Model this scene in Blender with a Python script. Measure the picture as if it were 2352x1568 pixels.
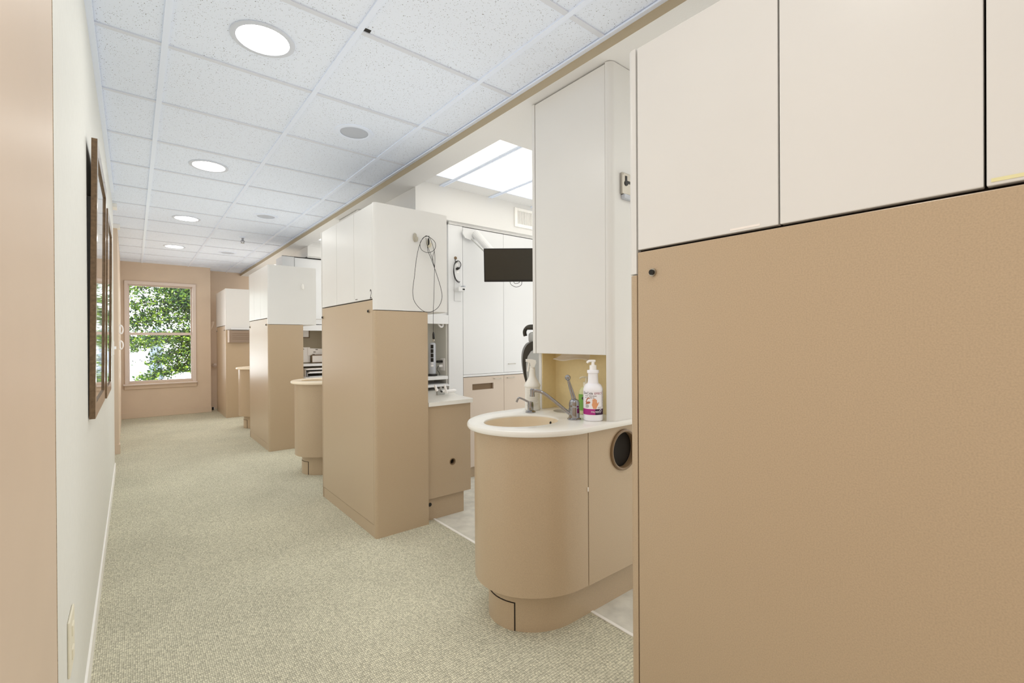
import bpy, bmesh, math, random
from mathutils import Vector, Matrix
random.seed(7)
for o in list(bpy.data.objects):
    bpy.data.objects.remove(o)
SC = bpy.context.scene
C = SC.collection
PI = math.pi

# ------------------------------------------------------------------ camera
HC = 1.211
F_PX, YAW, PITCH, ROLL = 1062.31, 0.68608897, -0.00290765, -0.00561824
fw = Vector((math.sin(YAW)*math.cos(PITCH), math.cos(YAW)*math.cos(PITCH), math.sin(PITCH)))
rt = Vector((math.cos(YAW), -math.sin(YAW), 0))
up = rt.cross(fw)
rt, up = rt*math.cos(ROLL) + up*math.sin(ROLL), up*math.cos(ROLL) - rt*math.sin(ROLL)
cam = bpy.data.cameras.new('camera')
cam.sensor_width = 36.0
cam.lens = 36.0*F_PX/2352.0
cam.clip_start = 0.02
cam_o = bpy.data.objects.new('camera', cam)
C.objects.link(cam_o)
M = Matrix.Identity(4)
for i in range(3):
    M[i][0], M[i][1], M[i][2] = rt[i], up[i], -fw[i]
M[2][3] = HC
cam_o.matrix_world = M
SC.camera = cam_o

# ------------------------------------------------------------------ world, sun, exposure
W = bpy.data.worlds.new('sky')
SC.world = W
W.use_nodes = True
bg = W.node_tree.nodes['Background']
bg.inputs['Color'].default_value = (0.93, 0.97, 1.0, 1)
bg.inputs['Strength'].default_value = 6.8
sun = bpy.data.lights.new('sun', 'SUN')
sun.energy = 5.0
sun.angle = 0.02
sun.color = (1, 0.95, 0.85)
sun_o = bpy.data.objects.new('sun', sun)
C.objects.link(sun_o)
sun_o.rotation_euler = Vector((0.75, -0.12, -0.65)).to_track_quat('-Z', 'Y').to_euler()
VS = SC.view_settings
VS.view_transform = 'Standard'
VS.look = 'None'
VS.exposure = 0.0
VS.gamma = 1.0
VS.use_curve_mapping = False
SC.cycles.max_bounces = 14
SC.cycles.diffuse_bounces = 8
SC.cycles.glossy_bounces = 5
SC.cycles.use_denoising = True
SC.cycles.use_fast_gi = True           # renderer ambient term: the photograph is a flat, evenly filled exposure
SC.cycles.fast_gi_method = 'ADD'
W.light_settings.ao_factor = 0.37
W.light_settings.distance = 1.2
PANEL_L = 2.4      # radiance of the fluorescent panels in the treatment bays
DOWN_L = 36.0      # radiance of the recessed downlights

# ------------------------------------------------------------------ materials
def lin(c):
    c = c/255.0
    return c/12.92 if c <= 0.04045 else ((c+0.055)/1.055)**2.4

def col(r, g, b):
    return (lin(r), lin(g), lin(b), 1.0)

def mat(name, rgb, rough=0.5, metal=0.0, spec=0.5, noise=None, bump=None, coat=0.0):
    """noise=(scale, amount), bump=(scale, strength, distance)"""
    m = bpy.data.materials.new(name)
    m.use_nodes = True
    nt = m.node_tree
    p = nt.nodes['Principled BSDF']
    p.inputs['Base Color'].default_value = col(*rgb)
    p.inputs['Roughness'].default_value = rough
    p.inputs['Metallic'].default_value = metal
    p.inputs['Specular IOR Level'].default_value = spec
    p.inputs['Coat Weight'].default_value = coat
    tc = nt.nodes.new('ShaderNodeTexCoord')
    if noise:
        n = nt.nodes.new('ShaderNodeTexNoise')
        n.inputs['Scale'].default_value = noise[0]
        n.inputs['Detail'].default_value = 3
        nt.links.new(tc.outputs['Object'], n.inputs['Vector'])
        r = nt.nodes.new('ShaderNodeMapRange')
        r.inputs['From Min'].default_value = 0.3
        r.inputs['From Max'].default_value = 0.7
        r.inputs['To Min'].default_value = 1.0-noise[1]
        r.inputs['To Max'].default_value = 1.0+noise[1]
        nt.links.new(n.outputs['Fac'], r.inputs['Value'])
        mx = nt.nodes.new('ShaderNodeMix')
        mx.data_type = 'RGBA'
        mx.blend_type = 'MULTIPLY'
        mx.inputs[0].default_value = 1.0
        mx.inputs[6].default_value = col(*rgb)
        nt.links.new(r.outputs['Result'], mx.inputs[7])
        nt.links.new(mx.outputs[2], p.inputs['Base Color'])
    if bump:
        n2 = nt.nodes.new('ShaderNodeTexNoise')
        n2.inputs['Scale'].default_value = bump[0]
        nt.links.new(tc.outputs['Object'], n2.inputs['Vector'])
        b = nt.nodes.new('ShaderNodeBump')
        b.inputs['Strength'].default_value = bump[1]
        b.inputs['Distance'].default_value = bump[2]
        nt.links.new(n2.outputs['Fac'], b.inputs['Height'])
        nt.links.new(b.outputs['Normal'], p.inputs['Normal'])
    return m

def emit(name, rgb, strength):
    m = bpy.data.materials.new(name)
    m.use_nodes = True
    nt = m.node_tree
    nt.nodes.remove(nt.nodes['Principled BSDF'])
    e = nt.nodes.new('ShaderNodeEmission')
    e.inputs['Color'].default_value = col(*rgb)
    e.inputs['Strength'].default_value = strength
    nt.links.new(e.outputs[0], nt.nodes['Material Output'].inputs['Surface'])
    return m

TAN = mat('tan_laminate', (180, 159, 132), 0.32, noise=(330, 0.085), spec=0.8)
TANP = mat('tan_paint', (212, 193, 172), 0.5, noise=(5, 0.02), bump=(160, 0.08, 0.002))
TANPNL = mat('tan_wall_panel', (206, 186, 166), 0.45, noise=(4, 0.02))
WHITE = mat('off_white_laminate', (219, 218, 215), 0.3, noise=(3, 0.012), spec=0.45)
OPWHITE = mat('bright_white_laminate', (222, 223, 224), 0.35)
ALMONDT = mat('tan_chute', (176, 146, 104), 0.4)
CREAM = mat('cream_laminate', (224, 206, 160), 0.38, noise=(60, 0.02))
WALLP = mat('cream_wallpaper', (217, 217, 211), 0.6, noise=(40, 0.015), bump=(220, 0.12, 0.002))
PLASTER = mat('white_plaster', (222, 221, 219), 0.7, bump=(130, 0.15, 0.003))
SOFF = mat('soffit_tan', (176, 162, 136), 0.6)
COUNTER = mat('white_solid_surface', (226, 224, 218), 0.22, noise=(300, 0.015), spec=0.5)
ALMOND = mat('almond_solid_surface', (216, 200, 174), 0.14, spec=0.5)
COUNTERC = mat('almond_counter', (240, 226, 204), 0.25, spec=0.5)
GRID = mat('white_metal_grid', (230, 239, 255), 0.35)
GRILLE = mat('speaker_grille', (190, 196, 207), 0.6)
RINGM = mat('light_grey_ring', (208, 214, 225), 0.4)
GRIDX = mat('shaded_metal_grid', (215, 220, 230), 0.5)  # cross tees: copy of the white grid, greyed to stand for shade
TRIMW = mat('white_trim', (240, 238, 233), 0.4)
CASING = mat('window_casing', (220, 206, 196), 0.4)
CHROME = mat('chrome', (168, 168, 172), 0.07, metal=1.0)
STEEL = mat('brushed_steel', (190, 185, 175), 0.3, metal=1.0)
DARK = mat('gap_shade', (24, 17, 10), 0.8)  # near-black colour stands for the shade in gaps, holes and carcasses
BLACK = mat('black_plastic', (24, 22, 20), 0.4)
CHAIRB = mat('charcoal_shell', (52, 48, 40), 0.4)
GREYV = mat('grey_vinyl', (176, 177, 175), 0.45)
LGREY = mat('light_grey_plastic', (186, 190, 198), 0.4)
WPLAST = mat('white_plastic', (242, 241, 240), 0.35)
CPLAST = mat('cream_plastic', (222, 216, 196), 0.4)
SCREEN = mat('screen', (46, 42, 34), 0.35)
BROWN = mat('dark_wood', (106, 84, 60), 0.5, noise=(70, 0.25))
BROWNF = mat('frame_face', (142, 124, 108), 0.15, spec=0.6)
BRING = mat('brown_ring', (120, 98, 72), 0.35)
PINKT = mat('tan_base_door', (204, 190, 176), 0.4, noise=(300, 0.03))
GREYW = mat('grey_niche_laminate', (212, 211, 204), 0.5)
BTAN = mat('tan_niche_back', (150, 138, 116), 0.6)
PAPER = mat('paper', (238, 232, 226), 0.7)
INK = mat('printed_ink', (120, 112, 104), 0.7)
FAINT = mat('faint_ink', (196, 190, 176), 0.7)
INKB = mat('dark_ink', (48, 40, 44), 0.6)
BOTTLE = mat('bottle_white', (240, 240, 246), 0.35)
LABEL = mat('label_white', (236, 234, 240), 0.45)
MAG = mat('magenta_band', (168, 40, 128), 0.45)
PURP = mat('purple_band', (60, 30, 62), 0.45)
REDT = mat('crimson_ink', (150, 40, 70), 0.5)
SKIN = mat('printed_skin', (222, 158, 116), 0.5)
SKIND = mat('printed_skin_dark', (176, 104, 76), 0.5)  # darker skin tone printed for the second hand
GREENL = mat('green_label', (120, 170, 80), 0.5)
GREENB = mat('pale_green_bottle', (206, 206, 160), 0.25)
SPRAYB = mat('spray_bottle', (226, 224, 217), 0.4)
YTAPE = mat('yellow_tape', (226, 220, 172), 0.6)
BUMPER = mat('clear_bumper', (225, 220, 212), 0.3)
BARK = mat('bark', (92, 80, 66), 0.9)
BLUEW = mat('pale_blue_wall', (104, 113, 126), 0.8)
GROUND = mat('outdoor_ground', (150, 148, 140), 0.9, noise=(3, 0.1))
MOIRE = mat('grey_cushion', (150, 150, 150), 0.5)
LAMP = emit('lamp_lens', (255, 252, 246), DOWN_L)
PANEL = emit('light_panel_lens', (255, 250, 238), PANEL_L)

def carpet_mat():
    m = mat('loop_carpet', (214, 206, 180), 0.95, spec=0.1)
    nt = m.node_tree
    p = nt.nodes['Principled BSDF']
    tc = [n for n in nt.nodes if n.type == 'TEX_COORD'][0]
    mp = nt.nodes.new('ShaderNodeMapping')
    mp.inputs['Scale'].default_value = (1.12, 0.66, 1.0)
    nt.links.new(tc.outputs['Object'], mp.inputs['Vector'])
    v = nt.nodes.new('ShaderNodeTexVoronoi')
    v.inputs['Scale'].default_value = 135
    v.inputs['Randomness'].default_value = 0.32
    nt.links.new(mp.outputs[0], v.inputs['Vector'])
    r = nt.nodes.new('ShaderNodeMapRange')
    r.inputs['From Min'].default_value = 0.1
    r.inputs['From Max'].default_value = 0.75
    r.inputs['To Min'].default_value = 1.08
    r.inputs['To Max'].default_value = 0.42
    nt.links.new(v.outputs['Distance'], r.inputs['Value'])
    n = nt.nodes.new('ShaderNodeTexNoise')
    n.inputs['Scale'].default_value = 1.6
    n.inputs['Detail'].default_value = 6
    nt.links.new(tc.outputs['Object'], n.inputs['Vector'])
    r2 = nt.nodes.new('ShaderNodeMapRange')
    r2.inputs['From Min'].default_value = 0.3
    r2.inputs['From Max'].default_value = 0.7
    r2.inputs['To Min'].default_value = 0.9
    r2.inputs['To Max'].default_value = 1.06
    nt.links.new(n.outputs['Fac'], r2.inputs['Value'])
    mul = nt.nodes.new('ShaderNodeMath')
    mul.operation = 'MULTIPLY'
    nt.links.new(r.outputs[0], mul.inputs[0])
    nt.links.new(r2.outputs[0], mul.inputs[1])
    sep = nt.nodes.new('ShaderNodeSeparateColor')
    nt.links.new(v.outputs['Color'], sep.inputs[0])
    r3 = nt.nodes.new('ShaderNodeMapRange')
    r3.inputs['To Min'].default_value = 0.85
    r3.inputs['To Max'].default_value = 1.12
    nt.links.new(sep.outputs[0], r3.inputs['Value'])
    mul2 = nt.nodes.new('ShaderNodeMath')
    mul2.operation = 'MULTIPLY'
    nt.links.new(mul.outputs[0], mul2.inputs[0])
    nt.links.new(r3.outputs[0], mul2.inputs[1])
    mx = nt.nodes.new('ShaderNodeMix')
    mx.data_type = 'RGBA'
    mx.blend_type = 'MULTIPLY'
    mx.inputs[0].default_value = 1.0
    mx.inputs[6].default_value = col(218, 214, 191)
    nt.links.new(mul2.outputs[0], mx.inputs[7])
    nt.links.new(mx.outputs[2], p.inputs['Base Color'])
    b = nt.nodes.new('ShaderNodeBump')
    b.inputs['Strength'].default_value = 0.5
    b.inputs['Distance'].default_value = 0.004
    b.invert = True
    nt.links.new(v.outputs['Distance'], b.inputs['Height'])
    nt.links.new(b.outputs['Normal'], p.inputs['Normal'])
    return m

def ceiling_mat():
    m = mat('fissured_ceiling_tile', (228, 230, 233), 0.9, spec=0.1)
    nt = m.node_tree
    p = nt.nodes['Principled BSDF']
    tc = [n for n in nt.nodes if n.type == 'TEX_COORD'][0]
    wob = nt.nodes.new('ShaderNodeTexNoise')
    wob.inputs['Scale'].default_value = 70
    nt.links.new(tc.outputs['Object'], wob.inputs['Vector'])
    add = nt.nodes.new('ShaderNodeMix')
    add.data_type = 'RGBA'
    add.blend_type = 'LINEAR_LIGHT'
    add.inputs[0].default_value = 0.009
    nt.links.new(tc.outputs['Object'], add.inputs[6])
    nt.links.new(wob.outputs['Color'], add.inputs[7])
    v = nt.nodes.new('ShaderNodeTexVoronoi')
    v.inputs['Scale'].default_value = 165
    nt.links.new(add.outputs[2], v.inputs['Vector'])
    sep = nt.nodes.new('ShaderNodeSeparateColor')
    nt.links.new(v.outputs['Color'], sep.inputs[0])
    th = nt.nodes.new('ShaderNodeMapRange')      # radius of the pin hole varies per cell
    th.inputs['From Min'].default_value = 0.05
    th.inputs['To Min'].default_value = 0.0
    th.inputs['To Max'].default_value = 0.29
    nt.links.new(sep.outputs[0], th.inputs['Value'])
    lt = nt.nodes.new('ShaderNodeMath')
    lt.operation = 'SUBTRACT'
    nt.links.new(v.outputs['Distance'], lt.inputs[0])
    nt.links.new(th.outputs[0], lt.inputs[1])
    r = nt.nodes.new('ShaderNodeMapRange')
    r.inputs['From Min'].default_value = -0.05
    r.inputs['From Max'].default_value = 0.03
    r.inputs['To Min'].default_value = 0.0
    r.inputs['To Max'].default_value = 1.0
    nt.links.new(lt.outputs[0], r.inputs['Value'])
    mx = nt.nodes.new('ShaderNodeMix')
    mx.data_type = 'RGBA'
    nt.links.new(r.outputs[0], mx.inputs[0])
    mx.inputs[6].default_value = col(128, 126, 126)
    mx.inputs[7].default_value = col(229, 237, 250)
    nt.links.new(mx.outputs[2], p.inputs['Base Color'])
    b = nt.nodes.new('ShaderNodeBump')
    b.inputs['Strength'].default_value = 0.4
    b.inputs['Distance'].default_value = 0.003
    nt.links.new(r.outputs[0], b.inputs['Height'])
    nt.links.new(b.outputs['Normal'], p.inputs['Normal'])
    return m

def leaf_mat():
    m = bpy.data.materials.new('leaf')
    m.use_nodes = True
    nt = m.node_tree
    p = nt.nodes['Principled BSDF']
    g = nt.nodes.new('ShaderNodeNewGeometry')
    cr = nt.nodes.new('ShaderNodeValToRGB')
    e = cr.color_ramp.elements
    e[0].color = col(20, 36, 19)
    e[1].color = col(136, 164, 42)
    el = cr.color_ramp.elements.new(0.55)
    el.color = col(46, 82, 28)
    nt.links.new(g.outputs['Random Per Island'], cr.inputs[0])
    nt.links.new(cr.outputs[0], p.inputs['Base Color'])
    p.inputs['Roughness'].default_value = 0.5
    tr = nt.nodes.new('ShaderNodeBsdfTranslucent')
    nt.links.new(cr.outputs[0], tr.inputs['Color'])
    mx = nt.nodes.new('ShaderNodeMixShader')
    mx.inputs[0].default_value = 0.4
    nt.links.new(p.outputs[0], mx.inputs[1])
    nt.links.new(tr.outputs[0], mx.inputs[2])
    nt.links.new(mx.outputs[0], nt.nodes['Material Output'].inputs['Surface'])
    return m

def glass_mat(name, rough=0.0):
    m = bpy.data.materials.new(name)
    m.use_nodes = True
    nt = m.node_tree
    nt.nodes.remove(nt.nodes['Principled BSDF'])
    a = nt.nodes.new('ShaderNodeBsdfTransparent')
    g = nt.nodes.new('ShaderNodeBsdfGlossy')
    g.inputs['Roughness'].default_value = rough
    f = nt.nodes.new('ShaderNodeFresnel')
    f.inputs['IOR'].default_value = 1.45
    x = nt.nodes.new('ShaderNodeMixShader')
    nt.links.new(f.outputs[0], x.inputs[0])
    nt.links.new(a.outputs[0], x.inputs[1])
    nt.links.new(g.outputs[0], x.inputs[2])
    nt.links.new(x.outputs[0], nt.nodes['Material Output'].inputs['Surface'])
    return m

CARPET = carpet_mat()
CTILE = ceiling_mat()
LEAF = leaf_mat()
GLASS = glass_mat('window_glass')
VINYL = mat('stone_vinyl', (208, 206, 196), 0.4, noise=(14, 0.12))
OPCEIL = mat('bay_ceiling_tile', (226, 226, 226), 0.8, noise=(200, 0.05))

# ------------------------------------------------------------------ builders
ORG = {}

def thing(name, label, cat, loc=(0, 0, 0), group=None, rotz=0.0, local=False):
    o = bpy.data.objects.new(name, None)
    C.objects.link(o)
    o.empty_display_size = 0.1
    o.location = loc
    o.rotation_euler = (0, 0, rotz)
    o['label'] = label
    o['category'] = cat
    if group:
        o['group'] = group
    ORG[o.name] = Vector((0, 0, 0)) if local else Vector(loc)
    return o

def tag(o, label, cat, group=None):
    o['label'] = label
    o['category'] = cat
    if group:
        o['group'] = group
    return o

def obj(name, bm, m, parent=None, smooth=False, label=None):
    bmesh.ops.recalc_face_normals(bm, faces=bm.faces)
    me = bpy.data.meshes.new(name)
    if parent is not None:
        org = ORG[parent.name]
        bmesh.ops.translate(bm, verts=bm.verts, vec=-org)
    bm.to_mesh(me)
    bm.free()
    ms = m if isinstance(m, (list, tuple)) else [m]
    for x in ms:
        me.materials.append(x)
    o = bpy.data.objects.new(name, me)
    C.objects.link(o)
    if parent is not None:
        o.parent = parent
        ORG[o.name] = org
    else:
        ORG[o.name] = Vector((0, 0, 0))
    if smooth:
        me.polygons.foreach_set('use_smooth', [True]*len(me.polygons))
        try:
            me.set_sharp_from_angle(angle=math.radians(38))
        except Exception:
            pass
    if label:
        o['label'] = label
    return o

def struct(name, bm, m, smooth=False, parent=None):
    o = obj(name, bm, m, parent, smooth)
    o['kind'] = 'structure'
    return o

def NB():
    return bmesh.new()

def box(bm, x0, x1, y0, y1, z0, z1, bev=0.0, seg=2, mi=0):
    r = bmesh.ops.create_cube(bm, size=1.0)
    vs = r['verts']
    for v in vs:
        v.co = Vector((x0 + (v.co.x+0.5)*(x1-x0), y0 + (v.co.y+0.5)*(y1-y0), z0 + (v.co.z+0.5)*(z1-z0)))
    fs = list({f for v in vs for f in v.link_faces})
    if bev > 0:
        es = list({e for v in vs for e in v.link_edges})
        rr = bmesh.ops.bevel(bm, geom=es, offset=bev, segments=seg, affect='EDGES', profile=0.5)
        fs = list(set(rr['faces']) | {f for f in fs if f.is_valid})
    for f in fs:
        if f.is_valid:
            f.material_index = mi
    return vs

def bx(x0, x1, y0, y1, z0, z1, bev=0.0, seg=2):
    bm = NB()
    box(bm, x0, x1, y0, y1, z0, z1, bev, seg)
    return bm

def prism(bm, pts, z0, z1, mi=0):
    """pts: list of (x,y) counter-clockwise"""
    a = [bm.verts.new((x, y, z0)) for x, y in pts]
    b = [bm.verts.new((x, y, z1)) for x, y in pts]
    n = len(pts)
    fs = [bm.faces.new(a[::-1]), bm.faces.new(b)]
    for i in range(n):
        fs.append(bm.faces.new((a[i], a[(i+1) % n], b[(i+1) % n], b[i])))
    for f in fs:
        f.material_index = mi

def prism_axis(bm, pts, a0, a1, axis, mi=0):
    """extrude a 2-D outline along 'x' (pts = (y,z)) or 'y' (pts = (x,z))"""
    def P(p, a):
        return (a, p[0], p[1]) if axis == 'x' else (p[0], a, p[1])
    A = [bm.verts.new(P(p, a0)) for p in pts]
    B = [bm.verts.new(P(p, a1)) for p in pts]
    n = len(pts)
    fs = [bm.faces.new(A), bm.faces.new(B[::-1])]
    for i in range(n):
        fs.append(bm.faces.new((A[i], B[i], B[(i+1) % n], A[(i+1) % n])))
    for f in fs:
        f.material_index = mi

def lathe(bm, prof, cx, cy, seg=32, sx=1.0, sy=1.0, cap=True, mi=0, rot=0.0):
    """prof: list of (r, z) bottom to top"""
    rings = []
    for r, z in prof:
        ring = []
        for i in range(seg):
            a = 2*PI*i/seg
            x, y = r*math.cos(a)*sx, r*math.sin(a)*sy
            ring.append(bm.verts.new((cx + x*math.cos(rot)-y*math.sin(rot), cy + x*math.sin(rot)+y*math.cos(rot), z)))
        rings.append(ring)
    fs = []
    for a, b in zip(rings, rings[1:]):
        for i in range(seg):
            fs.append(bm.faces.new((a[i], a[(i+1) % seg], b[(i+1) % seg], b[i])))
    if cap:
        fs.append(bm.faces.new(rings[0][::-1]))
        fs.append(bm.faces.new(rings[-1]))
    for f in fs:
        f.material_index = mi

def smooth_path(pts, n=6, closed=False):
    """Catmull-Rom through pts"""
    P = [Vector(p) for p in pts]
    out = []
    m = len(P)
    rng = range(m if closed else m-1)
    for i in rng:
        p0 = P[(i-1) % m] if (closed or i > 0) else P[0]
        p1 = P[i]
        p2 = P[(i+1) % m]
        p3 = P[(i+2) % m] if (closed or i+2 < m) else P[-1]
        for k in range(n):
            t = k/n
            out.append(0.5*((2*p1) + (p2-p0)*t + (2*p0-5*p1+4*p2-p3)*t*t + (3*p1-p0-3*p2+p3)*t**3))
    if not closed:
        out.append(P[-1])
    return out

def tube(bm, pts, rad, seg=8, closed=False, mi=0):
    P = [Vector(p) for p in pts]
    n = len(P)
    rr = rad if isinstance(rad, (list, tuple)) else [rad]*n
    rings = []
    nrm = None
    for i in range(n):
        a = P[(i-1) % n] if (closed or i > 0) else P[i]
        b = P[(i+1) % n] if (closed or i < n-1) else P[i]
        t = (b-a).normalized()
        if nrm is None:
            nrm = t.orthogonal().normalized()
        nrm = (nrm - t*nrm.dot(t))
        if nrm.length < 1e-6:
            nrm = t.orthogonal()
        nrm.normalize()
        bi = t.cross(nrm)
        rings.append([bm.verts.new(P[i] + (nrm*math.cos(2*PI*k/seg) + bi*math.sin(2*PI*k/seg))*rr[i]) for k in range(seg)])
    fs = []
    for i in range(n if closed else n-1):
        a, b = rings[i], rings[(i+1) % n]
        for k in range(seg):
            fs.append(bm.faces.new((a[k], a[(k+1) % seg], b[(k+1) % seg], b[k])))
    if not closed:
        fs.append(bm.faces.new(rings[0][::-1]))
        fs.append(bm.faces.new(rings[-1]))
    for f in fs:
        f.material_index = mi

def loft(bm, rings, cap=True, mi=0):
    R = [[bm.verts.new(p) for p in ring] for ring in rings]
    n = len(R[0])
    fs = []
    for a, b in zip(R, R[1:]):
        for i in range(n):
            fs.append(bm.faces.new((a[i], a[(i+1) % n], b[(i+1) % n], b[i])))
    if cap:
        fs.append(bm.faces.new(R[0][::-1]))
        fs.append(bm.faces.new(R[-1]))
    for f in fs:
        f.material_index = mi
    return fs

def ball(bm, c, r, sub=2, sx=1, sy=1, sz=1):
    g = bmesh.ops.create_icosphere(bm, subdivisions=sub, radius=r)
    for v in g['verts']:
        v.co = Vector((c[0]+v.co.x*sx, c[1]+v.co.y*sy, c[2]+v.co.z*sz))

def cut(o, cutter_bm):
    """subtract a shape from o's mesh and keep the result as plain mesh data"""
    org = ORG[o.name]
    bmesh.ops.recalc_face_normals(cutter_bm, faces=cutter_bm.faces)
    me = bpy.data.meshes.new('cut')
    bmesh.ops.translate(cutter_bm, verts=cutter_bm.verts, vec=-org)
    cutter_bm.to_mesh(me)
    cutter_bm.free()
    c = bpy.data.objects.new('cut', me)
    C.objects.link(c)
    c.parent = o.parent
    md = o.modifiers.new('cut', 'BOOLEAN')
    md.operation = 'DIFFERENCE'
    md.solver = 'EXACT'
    md.object = c
    bpy.context.view_layer.update()
    dg = bpy.context.evaluated_depsgraph_get()
    new = bpy.data.meshes.new_from_object(o.evaluated_get(dg))
    o.modifiers.clear()
    old = o.data
    o.data = new
    bpy.data.objects.remove(c)
    bpy.data.meshes.remove(me)
    bpy.data.meshes.remove(old)

def dup(root, dv, label, group=None, skip=()):
    r = root.copy()
    C.objects.link(r)
    r.location = root.location + Vector(dv)
    r['label'] = label
    if group:
        r['group'] = group
    ORG[r.name] = ORG[root.name] + Vector(dv)
    for ch in list(root.children):
        if ch.name.split('.')[0] in skip:
            continue
        c = ch.copy()
        C.objects.link(c)
        c.parent = r
        ORG[c.name] = ORG[r.name]
        for g in list(ch.children):
            d = g.copy()
            C.objects.link(d)
            d.parent = c
    return r

def text_bm(body, size, extrude=0.0004):
    """flat text in the xy plane, origin at its left baseline"""
    cu = bpy.data.curves.new('lettering', 'FONT')
    cu.body = body
    cu.size = size
    cu.extrude = extrude
    t = bpy.data.objects.new('lettering', cu)
    C.objects.link(t)
    bpy.context.view_layer.update()
    me = bpy.data.meshes.new_from_object(t.evaluated_get(bpy.context.evaluated_depsgraph_get()))
    bm = NB()
    bm.from_mesh(me)
    bpy.data.objects.remove(t)
    bpy.data.curves.remove(cu)
    bpy.data.meshes.remove(me)
    return bm

def arc(cx, cy, rx, ry, a0, a1, n):
    return [(cx+rx*math.cos(a0+(a1-a0)*i/n), cy+ry*math.sin(a0+(a1-a0)*i/n)) for i in range(n+1)]

def gtext(bm, dst_fn):
    for v in bm.verts:
        v.co = dst_fn(v.co.copy())
    return bm

# ------------------------------------------------------------------ the setting
CEIL = 2.491
Y_END = 9.517
YB = -3.0

def wl(y):            # the long left wall is very slightly skewed
    return -0.128 - 0.0022*y

bm = NB()
box(bm, -2.0, 1.565, YB, 10.2, -0.1, 0.0)
struct('floor', bm, CARPET)
bm = NB()
box(bm, 1.58, 5.2, YB, 10.2, -0.1, 0.0)
struct('floor', bm, VINYL)
struct('trim_1', bx(1.565, 1.58, YB, 10.2, -0.1, 0.004), TRIMW)

# left wall with the tan laminate sheet that ends beside the camera
bm = NB()
prism(bm, [(wl(YB)-0.14, YB), (wl(YB), YB), (wl(5.7), 5.7), (wl(5.7)-0.14, 5.7)], 0, CEIL)
struct('wall_left', bm, WALLP)
bm = NB()
prism(bm, [(wl(YB)-0.001, YB), (wl(YB)+0.006, YB), (wl(1.33)+0.006, 1.33), (wl(1.33)-0.001, 1.33)], 0, CEIL)
struct('trim_2', bm, TANPNL)
bm = NB()
prism(bm, [(wl(1.33)-0.001, 1.33), (wl(1.33)+0.0068, 1.33), (wl(1.33)+0.005, 1.337), (wl(1.33)-0.001, 1.339)], 0, CEIL)
struct('trim_7', bm, mat('raw_edge', (150, 132, 98), 0.9, noise=(260, 0.35)))
bm = NB()
prism(bm, [(wl(1.33), 1.34), (wl(1.33)+0.007, 1.33), (wl(5.7)+0.007, 5.7), (wl(5.7), 5.7)], 0, 0.085)
struct('baseboard_left', bm, TRIMW)
bm = NB()
prism(bm, [(wl(YB), YB), (wl(YB)+0.021, YB), (wl(5.14)+0.021, 5.14), (wl(5.14), 5.14)], CEIL-0.02, CEIL-0.004)
struct('trim_3', bm, GRID)
struct('trim_8', bx(wl(5.65)-0.13, wl(5.65)+0.03, 5.60, 5.74, CEIL-0.035, CEIL-0.001), TRIMW)
struct('trim_9', bx(-0.32, -0.105, 6.565, 6.66, CEIL-0.045, CEIL-0.001), TRIMW)
# opening to a side passage, then the tan wall that runs on to the window
struct('wall_side', bx(-2.1, -2.0, 5.5, 6.9, 0, CEIL), TANP)
struct('wall_side', bx(-2.0, wl(5.7)-0.14, 5.56, 5.7, 0, CEIL), WALLP)
bm = NB()
prism(bm, [(-2.0, 6.60), (-0.128, 6.60), (-0.152, Y_END+0.2), (-0.3, Y_END+0.2), (-0.3, 6.74), (-2.0, 6.74)], 0, CEIL)
struct('wall_left', bm, TANP)
bm = NB()
prism(bm, [(-1.9, 6.585), (-0.115, 6.585), (-0.118, 6.72), (-0.14, 6.72), (-0.14, 6.6), (-1.9, 6.6)], 0, 0.10)
struct('baseboard_left', bm, TANP)
struct('wall_back_block', bx(-2.1, 5.3, YB-0.1, YB, 0, 2.6), WALLP)  # unseen wall added to keep out sky light from behind
# end wall with the window opening
WX0, WX1, WZ0, WZ1 = -0.075, 0.79, 0.56, 2.155
bm = NB()
for a in ((-0.3, WX0, 0, CEIL), (WX1, 1.039, 0, CEIL), (WX0, WX1, 0, WZ0), (WX0, WX1, WZ1, CEIL)):
    box(bm, a[0], a[1], Y_END, Y_END+0.2, a[2], a[3])
struct('wall_end', bm, TANP)
bm = NB()
box(bm, 0.9, 1.039, Y_END+0.2, 9.9, 0, CEIL)
box(bm, 0.9, 5.2, 9.9, 10.1, 0, CEIL)
struct('wall_end', bm, TANP)
struct('baseboard_end', bx(-0.155, 1.045, Y_END-0.014, Y_END, 0.0, 0.092, 0.003), TANP)

# window: casing, two sashes, glass, stool and apron
bm = NB()
box(bm, -0.107, WX0+0.012, Y_END-0.02, Y_END+0.05, 0.545, 2.187, 0.003)
box(bm, WX1-0.012, 0.828, Y_END-0.02, Y_END+0.05, 0.545, 2.187, 0.003)
box(bm, -0.107, 0.828, Y_END-0.021, Y_END+0.05, WZ1-0.012, 2.188, 0.003)
win = struct('window_1', bm, CASING)
bm = NB()
box(bm, -0.13, 0.843, Y_END-0.06, Y_END+0.06, 0.522, 0.546, 0.008)
struct('window_sill', bm, CASING, parent=win)
struct('window_apron', bx(-0.112, 0.836, Y_END-0.02, Y_END, 0.462, 0.522, 0.003), TANP, parent=win)
def sash(z0, z1, y):
    bm = NB()
    box(bm, WX0, WX0+0.03, y, y+0.03, z0, z1)
    box(bm, WX1-0.03, WX1, y, y+0.03, z0, z1)
    box(bm, WX0+0.03, WX1-0.03, y, y+0.03, z0, z0+0.045)
    box(bm, WX0+0.03, WX1-0.03, y, y+0.03, z1-0.035, z1)
    s = struct('window_sash', bm, CASING, parent=win)
    struct('window_pane', bx(WX0+0.0305, WX1-0.0305, y+0.012, y+0.016, z0+0.0455, z1-0.0355), GLASS, parent=s)
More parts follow.
